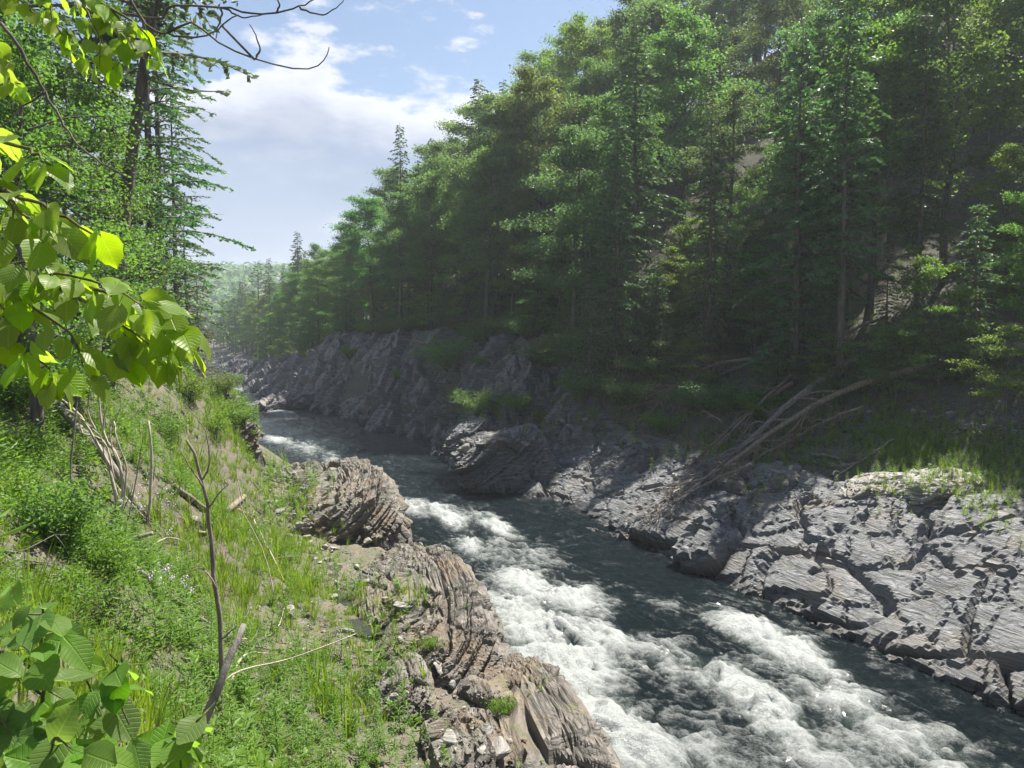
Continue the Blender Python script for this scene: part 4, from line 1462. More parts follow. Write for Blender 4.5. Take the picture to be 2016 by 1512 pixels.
# pale lilac flower heads here and there on the left slope
fp = []
for px, py in [(330, 1075), (345, 1160), (310, 1165), (325, 1180), (360, 1180), (270, 1000), (285, 1035), (320, 1010), (500, 1085), (260, 1030), (345, 1010), (300, 985)]:
    for k in range(5):
        c = hit(px + rg.normal(0, 14), py + rg.normal(0, 12))
        fp.append(c + np.array([0, 0, rg.uniform(0.35, 0.6)]))
fp = np.array(fp)
hv = []
rr = np.random.default_rng(4)
c = rr.normal(0, 0.035, (12, 3))
v, f = leaf_quads(c, rand_unit(rr, 12), rand_unit(rr, 12), np.full(12, .035), np.full(12, .03))
FL = [(v, np.concatenate([f[:, [0, 1, 2]], f[:, [0, 2, 3]]]), np.repeat(rr.uniform(0, 1, 12), 4))]
scatter('wildflowers', FL, fp, np.full(len(fp), 1.0), 'flower', 'pale lilac wildflowers among the weeds of the left slope', 9)

# right bank: ferns and weeds between the bare rock and the wood, and the sunlit yellow-green patch
n = 60000
sy = rg.uniform(np.interp(14, path[:, 1], pd), np.interp(120, path[:, 1], pd), n)
ii = np.clip(np.searchsorted(pd, sy), 0, len(pd) - 1)
rwid = np.interp(path[ii, 1], *ROCK_D)
dd_ = rwid - 1.6 + rg.uniform(0, 22, n)
rx = path[ii, 0] + ptan[ii, 1] * dd_
ry = path[ii, 1] - ptan[ii, 0] * dd_
P = np.stack([rx, ry, np.zeros(n)], -1)
dist = np.hypot(rx, ry)
inb = sstep(dd_ - rwid, -1.5, 0.8) * (1 - 0.75 * sstep(dd_ - rwid, 9, 14))
keep = in_view(np.stack([rx, ry, np.full(n, 5.0)], -1)) & (ry > 14) & (rg.uniform(0, 1, n) < 0.34 * inb * (0.35 + 0.65 * sstep(fbm(P, 0.3, 3, 97), -.15, .15)) * np.clip(45 / dist, .2, 1.3))
P, dist = P[keep], dist[keep]
P[:, 2] = bvh_z(P[:, 0], P[:, 1])
u = rg.uniform(0, 1, len(P))
scl = rg.uniform(0.7, 1.3, len(P)) * np.interp(dist, [20, 45, 100], [0.9, 1.15, 1.8])
print('right cover', len(P))
scatter('fern_cover', HERBS + LOW, P[u < 0.7], scl[u < 0.7], 'fern', 'dark green weeds and ferns on the shaded right bank', 11)
scatter('shade_grass', GRASS, P[u >= 0.7], scl[u >= 0.7], 'fern', 'grass tufts on the shaded right bank', 12)
pts, ps = [], []
for px, py, sx_, sy_, m in [(1860, 890, 85, 32, 420), (1790, 880, 60, 26, 240), (1960, 950, 50, 45, 230), (1750, 830, 40, 35, 90), (1420, 900, 60, 14, 110), (1620, 850, 120, 20, 130), (1830, 960, 90, 25, 70),
                            (1500, 950, 60, 20, 30), (940, 800, 40, 14, 60), (1180, 860, 60, 20, 60), (1100, 800, 70, 25, 70)]:
    for k in range(m):
        c = hit(px + rg.normal(0, sx_), py + rg.normal(0, sy_))
        if 20 < c[1] < 90 and c[2] > 1.2:
            pts.append(c)
            ps.append(rg.uniform(0.6, 1.2) * np.clip(c[1] / 36, .8, 2))
pts, ps = np.array(pts), np.array(ps)
u = rg.uniform(0, 1, len(pts))
scatter('tall_weeds', HERBS, pts[u < 0.6], ps[u < 0.6], 'grass', 'tall yellow-green weeds on the sunlit patch of the right bank', 13)
scatter('tall_grass', TALLG, pts[u >= 0.6], ps[u >= 0.6] * .9, 'grass', 'tall yellow-green grass on the sunlit patch of the right bank', 14)

# moss and sprigs on the left rocks
pts, ps = [], []
for k in range(900):
    px, py = rg.uniform(420, 1080), rg.uniform(840, 1512)
    c = hit(px, py)
    if 0.25 < c[2] < 6.0 and c[1] < 70:
        pn = fbm(c[None], 0.6, 2, 99)[0]
        if pn > 0.16:
            pts.append(c)
            ps.append(rg.uniform(0.25, 0.7))
scatter('rock_sprigs', LOW + GRASS, np.array(pts), np.array(ps), 'herb', 'small green tufts growing in the cracks of the left rocks', 15)
print('cover', round(time.time() - T2, 1))

# ---------------------------------------------------------------- shrubs on the left slope
for px, py, k, sc, lab in [
        (120, 1075, 1, 1.05, 'dense round-leaved green bush left of the broken grey stump'), (60, 1020, 0, 0.9, 'green bush at the left border, above the round-leaved bush'),
        (215, 1140, 1, 0.7, 'low green bush under the dark branch stub'), (110, 1200, 0, 0.75, 'green bush below the round-leaved bush'), (200, 1230, 1, 0.6, 'little light green bush right of the grey driftwood log'),
        (40, 930, 0, 1.0, 'tall weed clump at the left border beside the dead sticks'), (400, 735, 1, 0.9, 'bright bush on the skyline of the left slope'), (440, 780, 1, 0.9, 'bright bush on the left slope just above the river'),
        (465, 830, 0, 0.9, 'green bush on the brink of the left cliff'), (375, 790, 1, 0.8, 'yellowish green bush on the steep left slope'), (420, 850, 0, 0.8, 'green bush above the dark left cliff'),
        (350, 720, 0, 0.9, 'bush just under the tip of the big leafy branch'), (330, 860, 2, 0.7, 'dull green bush in the middle of the left slope'), (490, 1060, 0, 0.55, 'fresh green weed clump on the bench by the fallen pole'),
        (560, 1100, 0, 0.5, 'fresh green weed clump beside the bleached twigs'), (30, 800, 2, 1.0, 'dark green bush at the left border under the big leaves'), (260, 730, 2, 1.0, 'dark bush at the foot of the left wood'),
        (150, 700, 2, 1.1, 'dark bush behind the big leafy branch'), (60, 720, 0, 1.1, 'bush behind the big leaves at the left border'), (320, 650, 1, 1.1, 'light bush at the foot of the conifer trunks'),
        (990, 1400, 0, 0.35, 'small green bush on the edge of the lowest left rock'), (850, 1275, 0, 0.3, 'tiny tuft-like bush by the larger pool'), (385, 665, 1, 1.0, 'bush at the crest where the left slope meets the river view'),
        (470, 755, 1, 1.1, 'small bush leaning out over the river at the far left')]:
    c = hit(px, py)
    plant(SHRUBS[k], lab, 'shrub', (c[0], c[1], c[2] - 0.05), rg.uniform(0, 6), float(sc * np.clip((c[1] / 14) ** 0.55, .75, 1.35)))

# ---------------------------------------------------------------- dead wood


def ground_line(pts, lift=0.1, n=10, jit=0.015, follow=True, seed=0, dips=None):
    """a stick along photograph points laid on the ground there"""
    w = []
    for q in pts:
        c = hit(q[0], q[1])
        c[2] += lift + (q[2] if len(q) > 2 else 0)
        w.append(c)
    c = curve(w, n, jit, seed)
    if follow:
        for k in range(n):
            c[k, 2] = max(c[k, 2], gz(c[k, 0], c[k, 1]) + lift * 0.6)
    return c


def twigs(g, rg, line, r0, num, ln, spread=0.6, down=0.0, sub=3, t0=0.25, bias=None):
    """side branches off a line, each with finer twigs"""
    n = len(line)
    tg_ = unit(np.gradient(line, axis=0))
    for k in range(num):
        t = t0 + (1 - t0) * (k + rg.uniform(0, 1)) / num
        i = min(n - 1, int(t * (n - 1)))
        b = line[i]
        d = unit(tg_[i] + rg.normal(0, spread, 3) + np.array([0, 0, -down]) + (bias if bias is not None else 0))
        L = ln * rg.uniform(0.5, 1.2) * (1.1 - 0.5 * t)
        e = curve([b, b + d * L * 0.5 + rg.normal(0, .05 * L, 3), b + unit(d + rg.normal(0, .25, 3)) * L], 6)
        add_tube(g, e, np.linspace(r0 * 0.42, r0 * 0.10, 6), 4)
        for q in range(sub):
            m = int(rg.integers(2, 6))
            d2 = unit(d + rg.normal(0, 0.5, 3) + np.array([0, 0, -down * .5]))
            l2 = L * rg.uniform(0.3, 0.6)
            e2 = np.stack([e[m], e[m] + d2 * l2 * .5 + rg.normal(0, .03 * l2, 3), e[m] + d2 * l2])
            add_tube(g, e2, np.array([r0 * .2, r0 * .13, r0 * .05]), 3)


def stick(name, label, line, r, mat, cat='stick', sides=7, wob=0.08, seed=0, parts=(), tip=0.35):
    line = np.asarray(line)
    base = line[0].copy()
    t = thing(name, label, cat, base)
    g = Geo()
    th = np.linspace(0, 1, len(line))
    add_tube(g, line, r * (1 - (1 - tip) * th), sides, wob, seed)
    obj('stem', g.mesh(name + '_stem', MAT[mat], True, origin=base), t)
    for pn, pg in parts:
        obj(pn, pg.mesh(name + '_' + pn, MAT[mat], True, origin=base), t)
    return t


rg = np.random.default_rng(77)
# the upright dead sapling
b = hit(437, 1436)
D = b[1]
line = curve([b - np.array([0, 0, .2]), at(436, 1300, D + .05), at(428, 1180, D + .1), at(417, 1080, D + .15), at(408, 990, D + .1), at(385, 905, D + .05), at(368, 868, D)], 16, 0.012, 3)
pb = Geo()
pbs = []
for q in ([(400, 960), (372, 915), (350, 880)], [(398, 945), (412, 910), (405, 850), (365, 795)], [(426, 1160), (400, 1120), (360, 1130)], [(433, 1260), (470, 1230)], [(410, 1000), (428, 975), (452, 950)]):
    ln = curve([at(x, y, D) for x, y in q], 7, 0.008, 5)
    pb = Geo()
    add_tube(pb, ln, np.linspace(0.018, 0.006, 7), 5)
    pbs.append(('branch', pb))
stick('dead_sapling', 'thin upright dead sapling rising from the weeds in the foreground', line, 0.052, 'dead_wood', 'dead tree', parts=pbs, tip=0.4)
# leaning grey pole in front of it
D = 6.4
low = at(330, 1560, D - .3)
low[2] = gz(low[0], low[1]) - 0.1
line = curve([low, at(372, 1490, D - .1), at(430, 1350, D), at(482, 1228, D + .3)], 12, 0.006, 8)
stick('leaning_pole', 'smooth grey pole leaning right at the bottom of the picture', line, 0.058, 'drift', 'pole', 8, 0.05, tip=0.45)
# pale whip arching away from it
b = hit(425, 1400)
D = b[1]
line = curve([b, at(440, 1345, D), at(480, 1318, D + .3), at(560, 1300, D + .8), at(640, 1272, D + 1.2), at(700, 1248, D + 1.6)], 14)
stick('bent_whip', 'long pale whip-like stem arching right from the leaning pole', line, 0.022, 'bleached', 'stick', 5, 0.02, tip=0.4)
line = curve([hit(455, 1345), hit(470, 1325) + [0, 0, .25], hit(495, 1308) + [0, 0, .3], hit(540, 1296) + [0, 0, .1]], 8)
stick('dead_branch', 'short pale branch just above the arching whip', line, 0.035, 'bleached', 'branch', 6, 0.05)
# logs
G = lambda *a, **k: ground_line(*a, **k)
stick('log', 'peeling brown log running to the bottom edge of the picture', G([(410, 1446), (470, 1462), (540, 1490), (640, 1535)], .07, 10), 0.10, 'dead_wood', 'log', 9, 0.1, tip=.7)
stick('log', 'thin brown log half hidden under the peeling log', G([(450, 1490), (520, 1505), (600, 1560)], .03, 8), 0.06, 'dead_wood', 'log', 8, 0.08, tip=.7)
stick('log', 'tan straight fallen pole on the left bench below the cliff', G([(342, 968, .1), (400, 1010, .1), (468, 1056)], .1, 8, follow=False), 0.10, 'dead_wood', 'log', 8, 0.05, tip=.7)
stick('log', 'short tan split timber at the foot of the dark cliff', G([(446, 1013), (482, 983)], .12, 4), 0.14, 'dead_wood', 'log', 6, 0.12, tip=.9)
pb = Geo()
mline = G([(205, 1100, .1), (260, 1130, .1), (330, 1180, .05), (400, 1225), (470, 1262)], .08, 12)
twigs(pb, rg, mline, 0.05, 7, 0.9, .7, 0, 2)
stick('driftwood_log', 'long weathered grey log sloping down through the weeds', mline, 0.085, 'drift', 'log', 8, 0.16, parts=[('branch', pb)], tip=.35)
line = curve([hit(470, 1262) + [0, 0, .05], hit(520, 1262) + [0, 0, .1], hit(548, 1250) + [0, 0, .25], hit(560, 1215) + [0, 0, .3]], 8)
stick('dead_branch', 'thin bent branch reaching to the round tan boulder', line, 0.03, 'bleached', 'branch', 5, 0.04)
b = hit(215, 1062)
D = b[1]
stick('stump', 'broken dark grey stump standing in the weeds', [b - np.array([0, 0, .2]), at(222, 1030, D), at(232, 1000, D + .02), at(238, 985, D)], 0.11, 'drift', 'stump', 8, 0.15, tip=.6)
stick('stump', 'thin dark snag beside the broken grey stump', [b + np.array([-.15, .1, -.2]), at(199, 1030, D), at(198, 985, D)], 0.05, 'drift', 'stump', 6, 0.15, tip=.7)
line = [hit(230, 1078) + [0, 0, .02], at(262, 1060, hit(230, 1078)[1] + .1), at(300, 1050, hit(230, 1078)[1] + .1)]
stick('dead_limb', 'dark cut branch stub pointing right from the weeds', line, 0.07, 'drift', 'branch', 8, 0.1, tip=.85)
# bleached dead bush
b = hit(232, 1030)
D = b[1]
root = thing('dead_bush', 'bleached white dead stems fanning up the left slope', 'dead bush', b)
for q, r in [([(228, 1030), (226, 960), (205, 900), (165, 830), (120, 785), (60, 748)], .055), ([(240, 1030), (243, 960), (232, 900), (205, 860), (197, 800), (195, 750)], .05),
             ([(215, 880), (202, 840), (212, 790), (208, 755)], .032), ([(190, 850), (172, 810), (180, 775), (172, 755)], .026), ([(238, 930), (215, 850), (240, 800), (225, 760)], .022),
             ([(226, 950), (205, 870), (160, 850), (150, 790)], .03), ([(235, 1000), (250, 930), (232, 870), (225, 830)], .03), ([(205, 900), (190, 850), (120, 800), (90, 810)], .018)]:
    g = Geo()
    cc = curve([at(x, y, D + rg.uniform(-.15, .15)) if i else (at(x, y, D) if y < 1000 else b + [rg.uniform(-.1, .1), 0, -.15]) for i, (x, y) in enumerate(q)], 12, 0.012, int(q[0][0]))
    add_tube(g, cc, np.linspace(r, r * .35, 12), 6, 0.06)
    obj('stem', g.mesh('dead_bush_stem', MAT['bleached'], True, origin=b), root)
b = hit(288, 1030)
D = b[1]
stick('dead_stick', 'single pale upright stem right of the bleached dead stems', curve([b - np.array([0, 0, .2]), at(296, 980, D), at(298, 900, D), at(293, 828, D)], 8, .01), 0.05, 'bleached', 'stick', 6, 0.08, tip=.6)
for q, r, mt, lab in [([(140, 1000), (140, 920), (150, 800), (158, 720)], .028, 'drift', 'slim dark upright stem left of the bleached dead stems'),
                      ([(240, 1060), (262, 980), (275, 900), (283, 850)], .022, 'drift', 'slim dark stem between the bleached stems and the pale upright stem'),
                      ([(205, 1060), (250, 990), (262, 950)], .02, 'drift', 'short slim dark twig beside the broken grey stump'),
                      ([(470, 1050), (480, 1000), (465, 930), (470, 880)], .03, 'bleached', 'pale thin branch sticking up before the dark cliff'),
                      ([(545, 1190), (520, 1090), (475, 1000), (468, 950)], .02, 'bleached', 'pale thin twig slanting over the green bench')]:
    b = hit(*q[0])
    D = b[1]
    stick('dead_stick', lab, curve([b - np.array([0, 0, .15])] + [at(x, y, D) for x, y in q[1:]], 9, .01, int(q[0][0])), r, mt, 'stick', 5, 0.05, tip=.4)
pb = Geo()
ml = G([(80, 785, .3), (140, 850, .2), (200, 910, .15), (262, 985), (280, 1020)], .15, 12)
twigs(pb, rg, ml, 0.05, 6, 1.2, .6, 0, 2)
stick('fallen_log', 'dark fallen trunk lying behind the bleached dead stems', ml, 0.15, 'drift', 'log', 8, .12, parts=[('branch', pb)], tip=.5)
stick('dead_branch', 'long thin grey branch sloping down from the left border', G([(-30, 848, .3), (60, 900, .25), (115, 945, .15), (160, 1000)], .06, 10), 0.045, 'drift', 'branch', 6, .06)
stick('dead_branch', 'thin pale branch crossing the slope under the bleached stems', G([(150, 860, .2), (240, 980, .1), (300, 1040), (330, 1070)], .06, 10), 0.03, 'bleached', 'branch', 5, .05)
stick('dead_branch', 'thin grey branch on the slope left of the upright dead sapling', G([(280, 1100, .15), (330, 1075, .2), (365, 1075, .1)], .04, 7), 0.025, 'bleached', 'branch', 5, .05)
for k, (a, b_, lab) in enumerate([((-20, 1090), (110, 1160), 'tangle of grey twigs at the left border below the round-leaved bush'), ((500, 1030), (560, 1150), 'bleached twigs sticking out of the green bench'),
                                  ((430, 1270), (540, 1290), 'brown twig tangle below the thin bent branch'), ((455, 1000), (520, 1040), 'bleached twig heap at the foot of the left cliff')]):
    l1 = G([a, b_], .15, 8)
    g = Geo()
    twigs(g, rg, l1, 0.04, 12, 0.9 if k != 1 else 1.3, 0.7, -0.2, 3, 0.0)
    g2 = Geo()
    add_tube(g2, l1, np.linspace(.03, .015, 8), 5)
    t = thing('twig_heap', lab, 'twigs', l1[0])
    obj('branch', g2.mesh('twig_branch', MAT['bleached' if k in (1, 3) else 'drift'], True, origin=l1[0]), t)
    o = obj('twigs', g.mesh('twig_fine', MAT['bleached' if k in (1, 3) else 'drift'], True, origin=l1[0]), t)
    o['kind'] = 'stuff'

# fallen trees on the right bank


def fallen(label, pts, r, num, ln, lift=0.25, seed=0, down=0.12, mat='drift', tip=.25, t0=.45, sub=4, name='fallen_tree', bias=None, roots=0):
    rr = np.random.default_rng(seed + 900)
    line = ground_line(pts, lift, 16, 0.03, True, seed)
    base = line[0].copy()
    t = thing(name, label, 'fallen tree' if name == 'fallen_tree' else 'brush', base)
    g = Geo()
    th = np.linspace(0, 1, 16)
    add_tube(g, line, r * (1 - (1 - tip) * th), 9, 0.07, seed)
    obj('trunk', g.mesh('fallen_trunk', MAT[mat], True, origin=base), t)
    tg_ = unit(np.gradient(line, axis=0))
    for k in range(num):
        u_ = t0 + (1 - t0) * (k + rr.uniform(0, 1)) / num
        i = min(15, int(u_ * 15))
        d = unit(tg_[i] * 1.1 + rr.normal(0, .42, 3) + np.array([0, 0, -down]) + (bias if bias is not None else 0))
        L = ln * rr.uniform(.5, 1.15)
        e = curve([line[i], line[i] + d * L * .5 + rr.normal(0, .06 * L, 3), line[i] + unit(d + rr.normal(0, .2, 3)) * L], 8)
        for q in range(1, 8):
            e[q, 2] = max(e[q, 2], gz(e[q, 0], e[q, 1]) + 0.05 + 0.03 * q)
        bg_ = Geo()
        add_tube(bg_, e, np.linspace(max(.04, r * .27), .016, 8), 5)
        twigs(bg_, rr, e, 0.07, sub + 1, L * .42, .5, 0.05, sub)
        obj('branch', bg_.mesh('fallen_branch', MAT[mat], True, origin=base), t)
    for k in range(roots):
        d = unit(-tg_[0] + rr.normal(0, .8, 3))
        e = curve([line[0], line[0] + d * .7, line[0] + unit(d + rr.normal(0, .4, 3)) * rr.uniform(1, 2.2)], 6)
        rg_ = Geo()
        add_tube(rg_, e, np.linspace(r * .5, .02, 6), 5)
        obj('root', rg_.mesh('fallen_root', MAT[mat], True, origin=base), t)
    return t


fallen('longest pale fallen trunk slanting down from the right edge to the rocks', [(1960, 712, .5), (1640, 812, .7), (1390, 955, .1)], .27, 12, 3.2, .25, 1, mat='dead_wood', tip=.3)
fallen('thick dark fallen trunk with a broken top beside the longest trunk', [(1690, 735, .8), (1590, 800, .8), (1460, 900, .4), (1340, 990)], .27, 14, 3.0, .2, 2)
fallen('slim dark fallen trunk lying left of the thick one', [(1640, 700, .4), (1530, 790, .5), (1400, 905, .2)], .17, 9, 2.8, .35, 3, mat='dead_wood')
fallen('slim fallen trunk, leftmost of the parallel fallen trunks', [(1560, 775, .4), (1470, 835, .4), (1350, 935, .1)], .14, 8, 2.6, .3, 4, mat='dead_wood')
fallen('bare fallen treetop fanning down to the water on the rocks', [(1480, 930, .3), (1400, 965, .3), (1330, 1000, .2), (1280, 1030)], .10, 14, 2.4, .15, 5, t0=.1)
fallen('heap of fine grey brush with its twigs spread to the left', [(1480, 740, .9), (1400, 765, 1.3), (1330, 800, 1.0), (1260, 850, .5)], .11, 24, 3.8, .3, 6, t0=.2, name='brush_heap', sub=5, mat='dead_wood')
fallen('shaded fallen trunk behind the grey brush heap', [(1570, 700, .2), (1500, 715, .2), (1430, 740, .1), (1380, 760)], .16, 5, 2.0, .15, 7)
fallen('stacked fallen trunk with roots at the right border, upper one', [(2060, 690, .5), (1980, 680, .8), (1900, 660, .7), (1850, 635, .4)], .26, 5, 1.8, .3, 8, mat='dead_wood', down=-.2, roots=4)
fallen('stacked fallen trunk at the right border, lower one', [(2060, 715, .3), (1990, 700, .3), (1930, 690, .2)], .28, 3, 1.5, .25, 9)
fallen('thin fallen trunk in the shade beneath the layered saplings', [(1740, 640, .3), (1680, 665, .3), (1600, 710, .2)], .13, 7, 2.2, .2, 10)
fallen('small pale log lying across the rim of the grey cliff', [(865, 690, .3), (830, 682, .3), (795, 676, .3)], .16, 3, 2.0, .15, 11, mat='dead_wood')
fallen('fine bare branches spread over the grey slabs beside the treetop', [(1560, 880, .3), (1500, 910, .3), (1440, 950, .2)], .06, 16, 1.9, .12, 15, t0=.0, name='brush_heap', sub=5, mat='dead_wood')
fallen('fine bare branches at the lower end of the brush by the water', [(1420, 920, .3), (1350, 965, .25), (1290, 1010, .1)], .06, 14, 1.8, .12, 16, t0=.0, name='brush_heap', sub=5)
fallen('short dark log in the weeds above the right rocks', [(1655, 907, .05), (1625, 902, .05), (1592, 898, .05)], .09, 0, 1, .08, 12, tip=.7)
fallen('twiggy grey debris in the middle of the fallen trunks', [(1700, 820, .4), (1620, 850, .4), (1560, 880, .3)], .08, 16, 1.6, .15, 13, t0=.0, name='brush_heap', sub=5, mat='dead_wood')
fallen('dead branch with twigs lying below the sunlit weeds', [(1760, 880, .3), (1700, 915, .2), (1640, 950, .1)], .06, 6, 1.3, .1, 14, t0=.2)
print('wood', round(time.time() - T2, 1))

# ---------------------------------------------------------------- loose stones


def stone_mesh(seed, flat=0.5):
    rr = np.random.default_rng(seed)
    bm = bmesh.new()
    for p in rr.uniform(-1, 1, (16, 3)) * np.array([1, rr.uniform(.6, .9), flat]):
        bm.verts.new(p * 0.5 / max(1, np.linalg.norm(p) * 0.75))
    r = bmesh.ops.convex_hull(bm, input=bm.verts)
    bmesh.ops.delete(bm, geom=[e for e in r['geom_interior'] if isinstance(e, bmesh.types.BMVert)], context='VERTS')
    bmesh.ops.bevel(bm, geom=list(bm.edges), offset=0.03, segments=1, affect='EDGES')
    me = bpy.data.meshes.new('stone')
    bm.to_mesh(me)
    bm.free()
    return me


STONES = []
for s in range(8):
    for mt in ('stone', 'rock_brown', 'rock_grey'):
        me = stone_mesh(s, (0.35, .5, .7)[s % 3])
        me.materials.append(MAT[mt])
        STONES.append((mt, me))


def stone(px, py, size, mt, label, group=None, k=None, name='stone', pos=None):
    c = hit(px, py) if pos is None else pos
    cand = [m for q, m in STONES if q == mt]
    o = obj(name, cand[int(rg.integers(8)) if k is None else k], None, (c[0], c[1], c[2] + size * .10))
    nn = gnormal(c[0], c[1])
    q = nn.to_track_quat('Z', 'Y').to_euler()
    o.rotation_euler = (q[0] * .7 + rg.normal(0, .12), q[1] * .7 + rg.normal(0, .12), rg.uniform(0, 6.28))
    o.scale = (size, size * rg.uniform(.8, 1.1), size * rg.uniform(.8, 1.2))
    tag(o, label, 'stone', group)
    return o


o = stone(570, 1212, 0.85, 'stone', 'round tan boulder standing alone in the grass', k=2, name='boulder')
for px, py, sz, mt, lab in [(605, 1215, .4, 'rock_brown', 'dark stone at the right side of the round tan boulder'), (683, 1247, .6, 'stone', 'white angular stone right of the round tan boulder'),
                            (595, 1284, .45, 'stone', 'tan stone at the end of the arching pale whip'), (640, 1262, .5, 'rock_brown', 'brown stone left of the white angular stone'),
                            (866, 1318, 1.0, 'stone', 'large flat grey stone below the larger pool'), (890, 1458, .5, 'stone', 'white stone near the bottom edge, on the left rocks'),
                            (985, 1482, .9, 'stone', 'big whitish stone at the bottom edge by the dark moss'), (955, 1440, .5, 'stone', 'pale stone just above the big whitish stone'),
                            (790, 1195, .7, 'stone', 'flat pale stone beside the brown puddle'), (705, 1120, .6, 'stone', 'pale stone at the lower end of the narrow puddle'),
                            (645, 1105, .5, 'stone', 'white stone at the upper end of the narrow puddle'), (720, 1068, .9, 'stone', 'rounded pinkish stone at the foot of the rock headland'),
                            (545, 985, .8, 'stone', 'white flat stone at the head of the gravel bench'), (548, 1010, .7, 'stone', 'second white flat stone below the one at the head of the bench'),
                            (628, 1000, .6, 'stone', 'white stone perched on the rock headland'), (985, 985, .9, 'rock_grey', 'grey block at the foot of the big tilted boulder'),
                            (998, 965 + 35, .4, 'stone', 'small pale stone on the grey slabs below the fallen treetop'), (1510, 1030, .45, 'stone', 'pale round stone lying on the grey slab right of the treetop'),
                            (385, 1030, .6, 'stone', 'pale layered stone by the tan straight pole'), (395, 1050, .5, 'stone', 'flat pale stone under the upright dead sapling')]:
    stone(px, py, sz, mt, lab)


def strew(line, n, wid, smin, smax, mt, label, group):
    L = np.array(line, float)
    for k in range(n):
        t = rg.uniform(0, len(L) - 1.001)
        i = int(t)
        p = L[i] + (L[i + 1] - L[i]) * (t - i) + rg.normal(0, 1, 2) * wid
        c = hit(*p)
        sz = smin + (smax - smin) * rg.uniform(0, 1) ** 2.2
        mtk = mt if rg.uniform(0, 1) < .7 else 'stone'
        if c[2] > 0.1 and c[1] < 140:
            stone(0, 0, sz, mtk, label, group, pos=c)


strew([(540, 960), (560, 1010), (600, 1060), (650, 1100)], 46, (14, 10), .15, .6, 'stone', 'loose angular stone in the rubble gully beside the rock headland', 'stones of the upper left gully')
strew([(650, 1100), (700, 1150), (760, 1210), (850, 1290)], 40, (22, 14), .1, .5, 'stone', 'loose angular stone around the still pools on the left', 'stones around the pools')
strew([(740, 1330), (830, 1360), (900, 1420), (960, 1490)], 60, (50, 25), .08, .45, 'rock_brown', 'loose brown stone on the lowest part of the left bench', 'stones at the bottom of the left bench')
strew([(470, 1180), (560, 1240), (680, 1300)], 30, (60, 30), .08, .35, 'stone', 'small stone lying in the grass of the left bench', 'stones in the left grass')
strew([(1000, 860), (1100, 850), (1200, 880), (1320, 930)], 70, (35, 18), .25, 1.1, 'rock_grey', 'grey flat stone in the rubble behind the big tilted boulder', 'rubble stones on the right bank')
strew([(880, 905), (920, 880), (1000, 860)], 26, (18, 10), .3, 1.2, 'rock_grey', 'grey stone at the water left of the big tilted boulder', 'stones by the tilted boulder')
strew([(1700, 810), (1850, 830), (1990, 850)], 34, (50, 16), .2, .8, 'rock_grey', 'pale stone on the shaded scree under the longest trunk', 'scree stones on the right')
strew([(500, 795), (560, 790), (640, 800), (700, 830)], 30, (20, 4), .6, 1.8, 'rock_grey', 'grey stone along the water below the far cliff', 'stones below the far cliff')
print('stones', round(time.time() - T2, 1))

# pebbles and chips too many to count
OCT = []
for s in range(4):
    rr = np.random.default_rng(s)
    v = np.array([(1, 0, 0), (-1, 0, 0), (0, 1, 0), (0, -1, 0), (0, 0, 1), (0, 0, -1)], float) * rr.uniform(.6, 1.2, (6, 1)) * np.array([1, .8, .5]) + rr.normal(0, .15, (6, 3))
    OCT.append((v, np.array([(0, 2, 4), (2, 1, 4), (1, 3, 4), (3, 0, 4), (2, 0, 5), (1, 2, 5), (3, 1, 5), (0, 3, 5)]), np.zeros(6)))
pts, ps = [], []
for k in range(5200):
    q = [(rg.uniform(690, 1010), rg.uniform(1280, 1512)), (rg.normal(560, 22), rg.uniform(930, 1080)), (rg.uniform(600, 860), rg.uniform(1080, 1300)), (rg.uniform(400, 700), rg.uniform(1130, 1500))][k % 4]
    c = hit(*q)
    if 0.25 < c[2] < 3.5 and c[1] < 60:
        pts.append(c)
        ps.append(rg.uniform(0.02, 0.075) * np.clip(c[1] / 24, .8, 2))
pts, ps = np.array(pts), np.array(ps)
h_ = len(pts) // 2
scatter('pebbles', OCT, pts[:h_], ps[:h_], 'stone', 'pale pebbles and rock chips strewn over the left bench', 31, .3)
scatter('rock_chips', OCT, pts[h_:], ps[h_:] * 1.2, 'rock_brown', 'brown rock chips strewn over the left bench', 32, .3)
pts, ps = [], []
for k in range(1800):
    q = [(rg.uniform(900, 1340), rg.normal(885, 35)), (rg.uniform(1650, 2016), rg.normal(830, 25)), (rg.uniform(1300, 2000), rg.normal(960, 30))][k % 3]
    c = hit(*q)
    if 0.25 < c[2] < 9 and c[1] < 80:
        pts.append(c)
        ps.append(rg.uniform(0.06, 0.2) * np.clip(c[1] / 45, .7, 2))
scatter('scree', OCT, np.array(pts), np.array(ps), 'rock_grey', 'grey broken scree on the right bank', 33, .3)

# ---------------------------------------------------------------- big-leaved plants right beside the camera


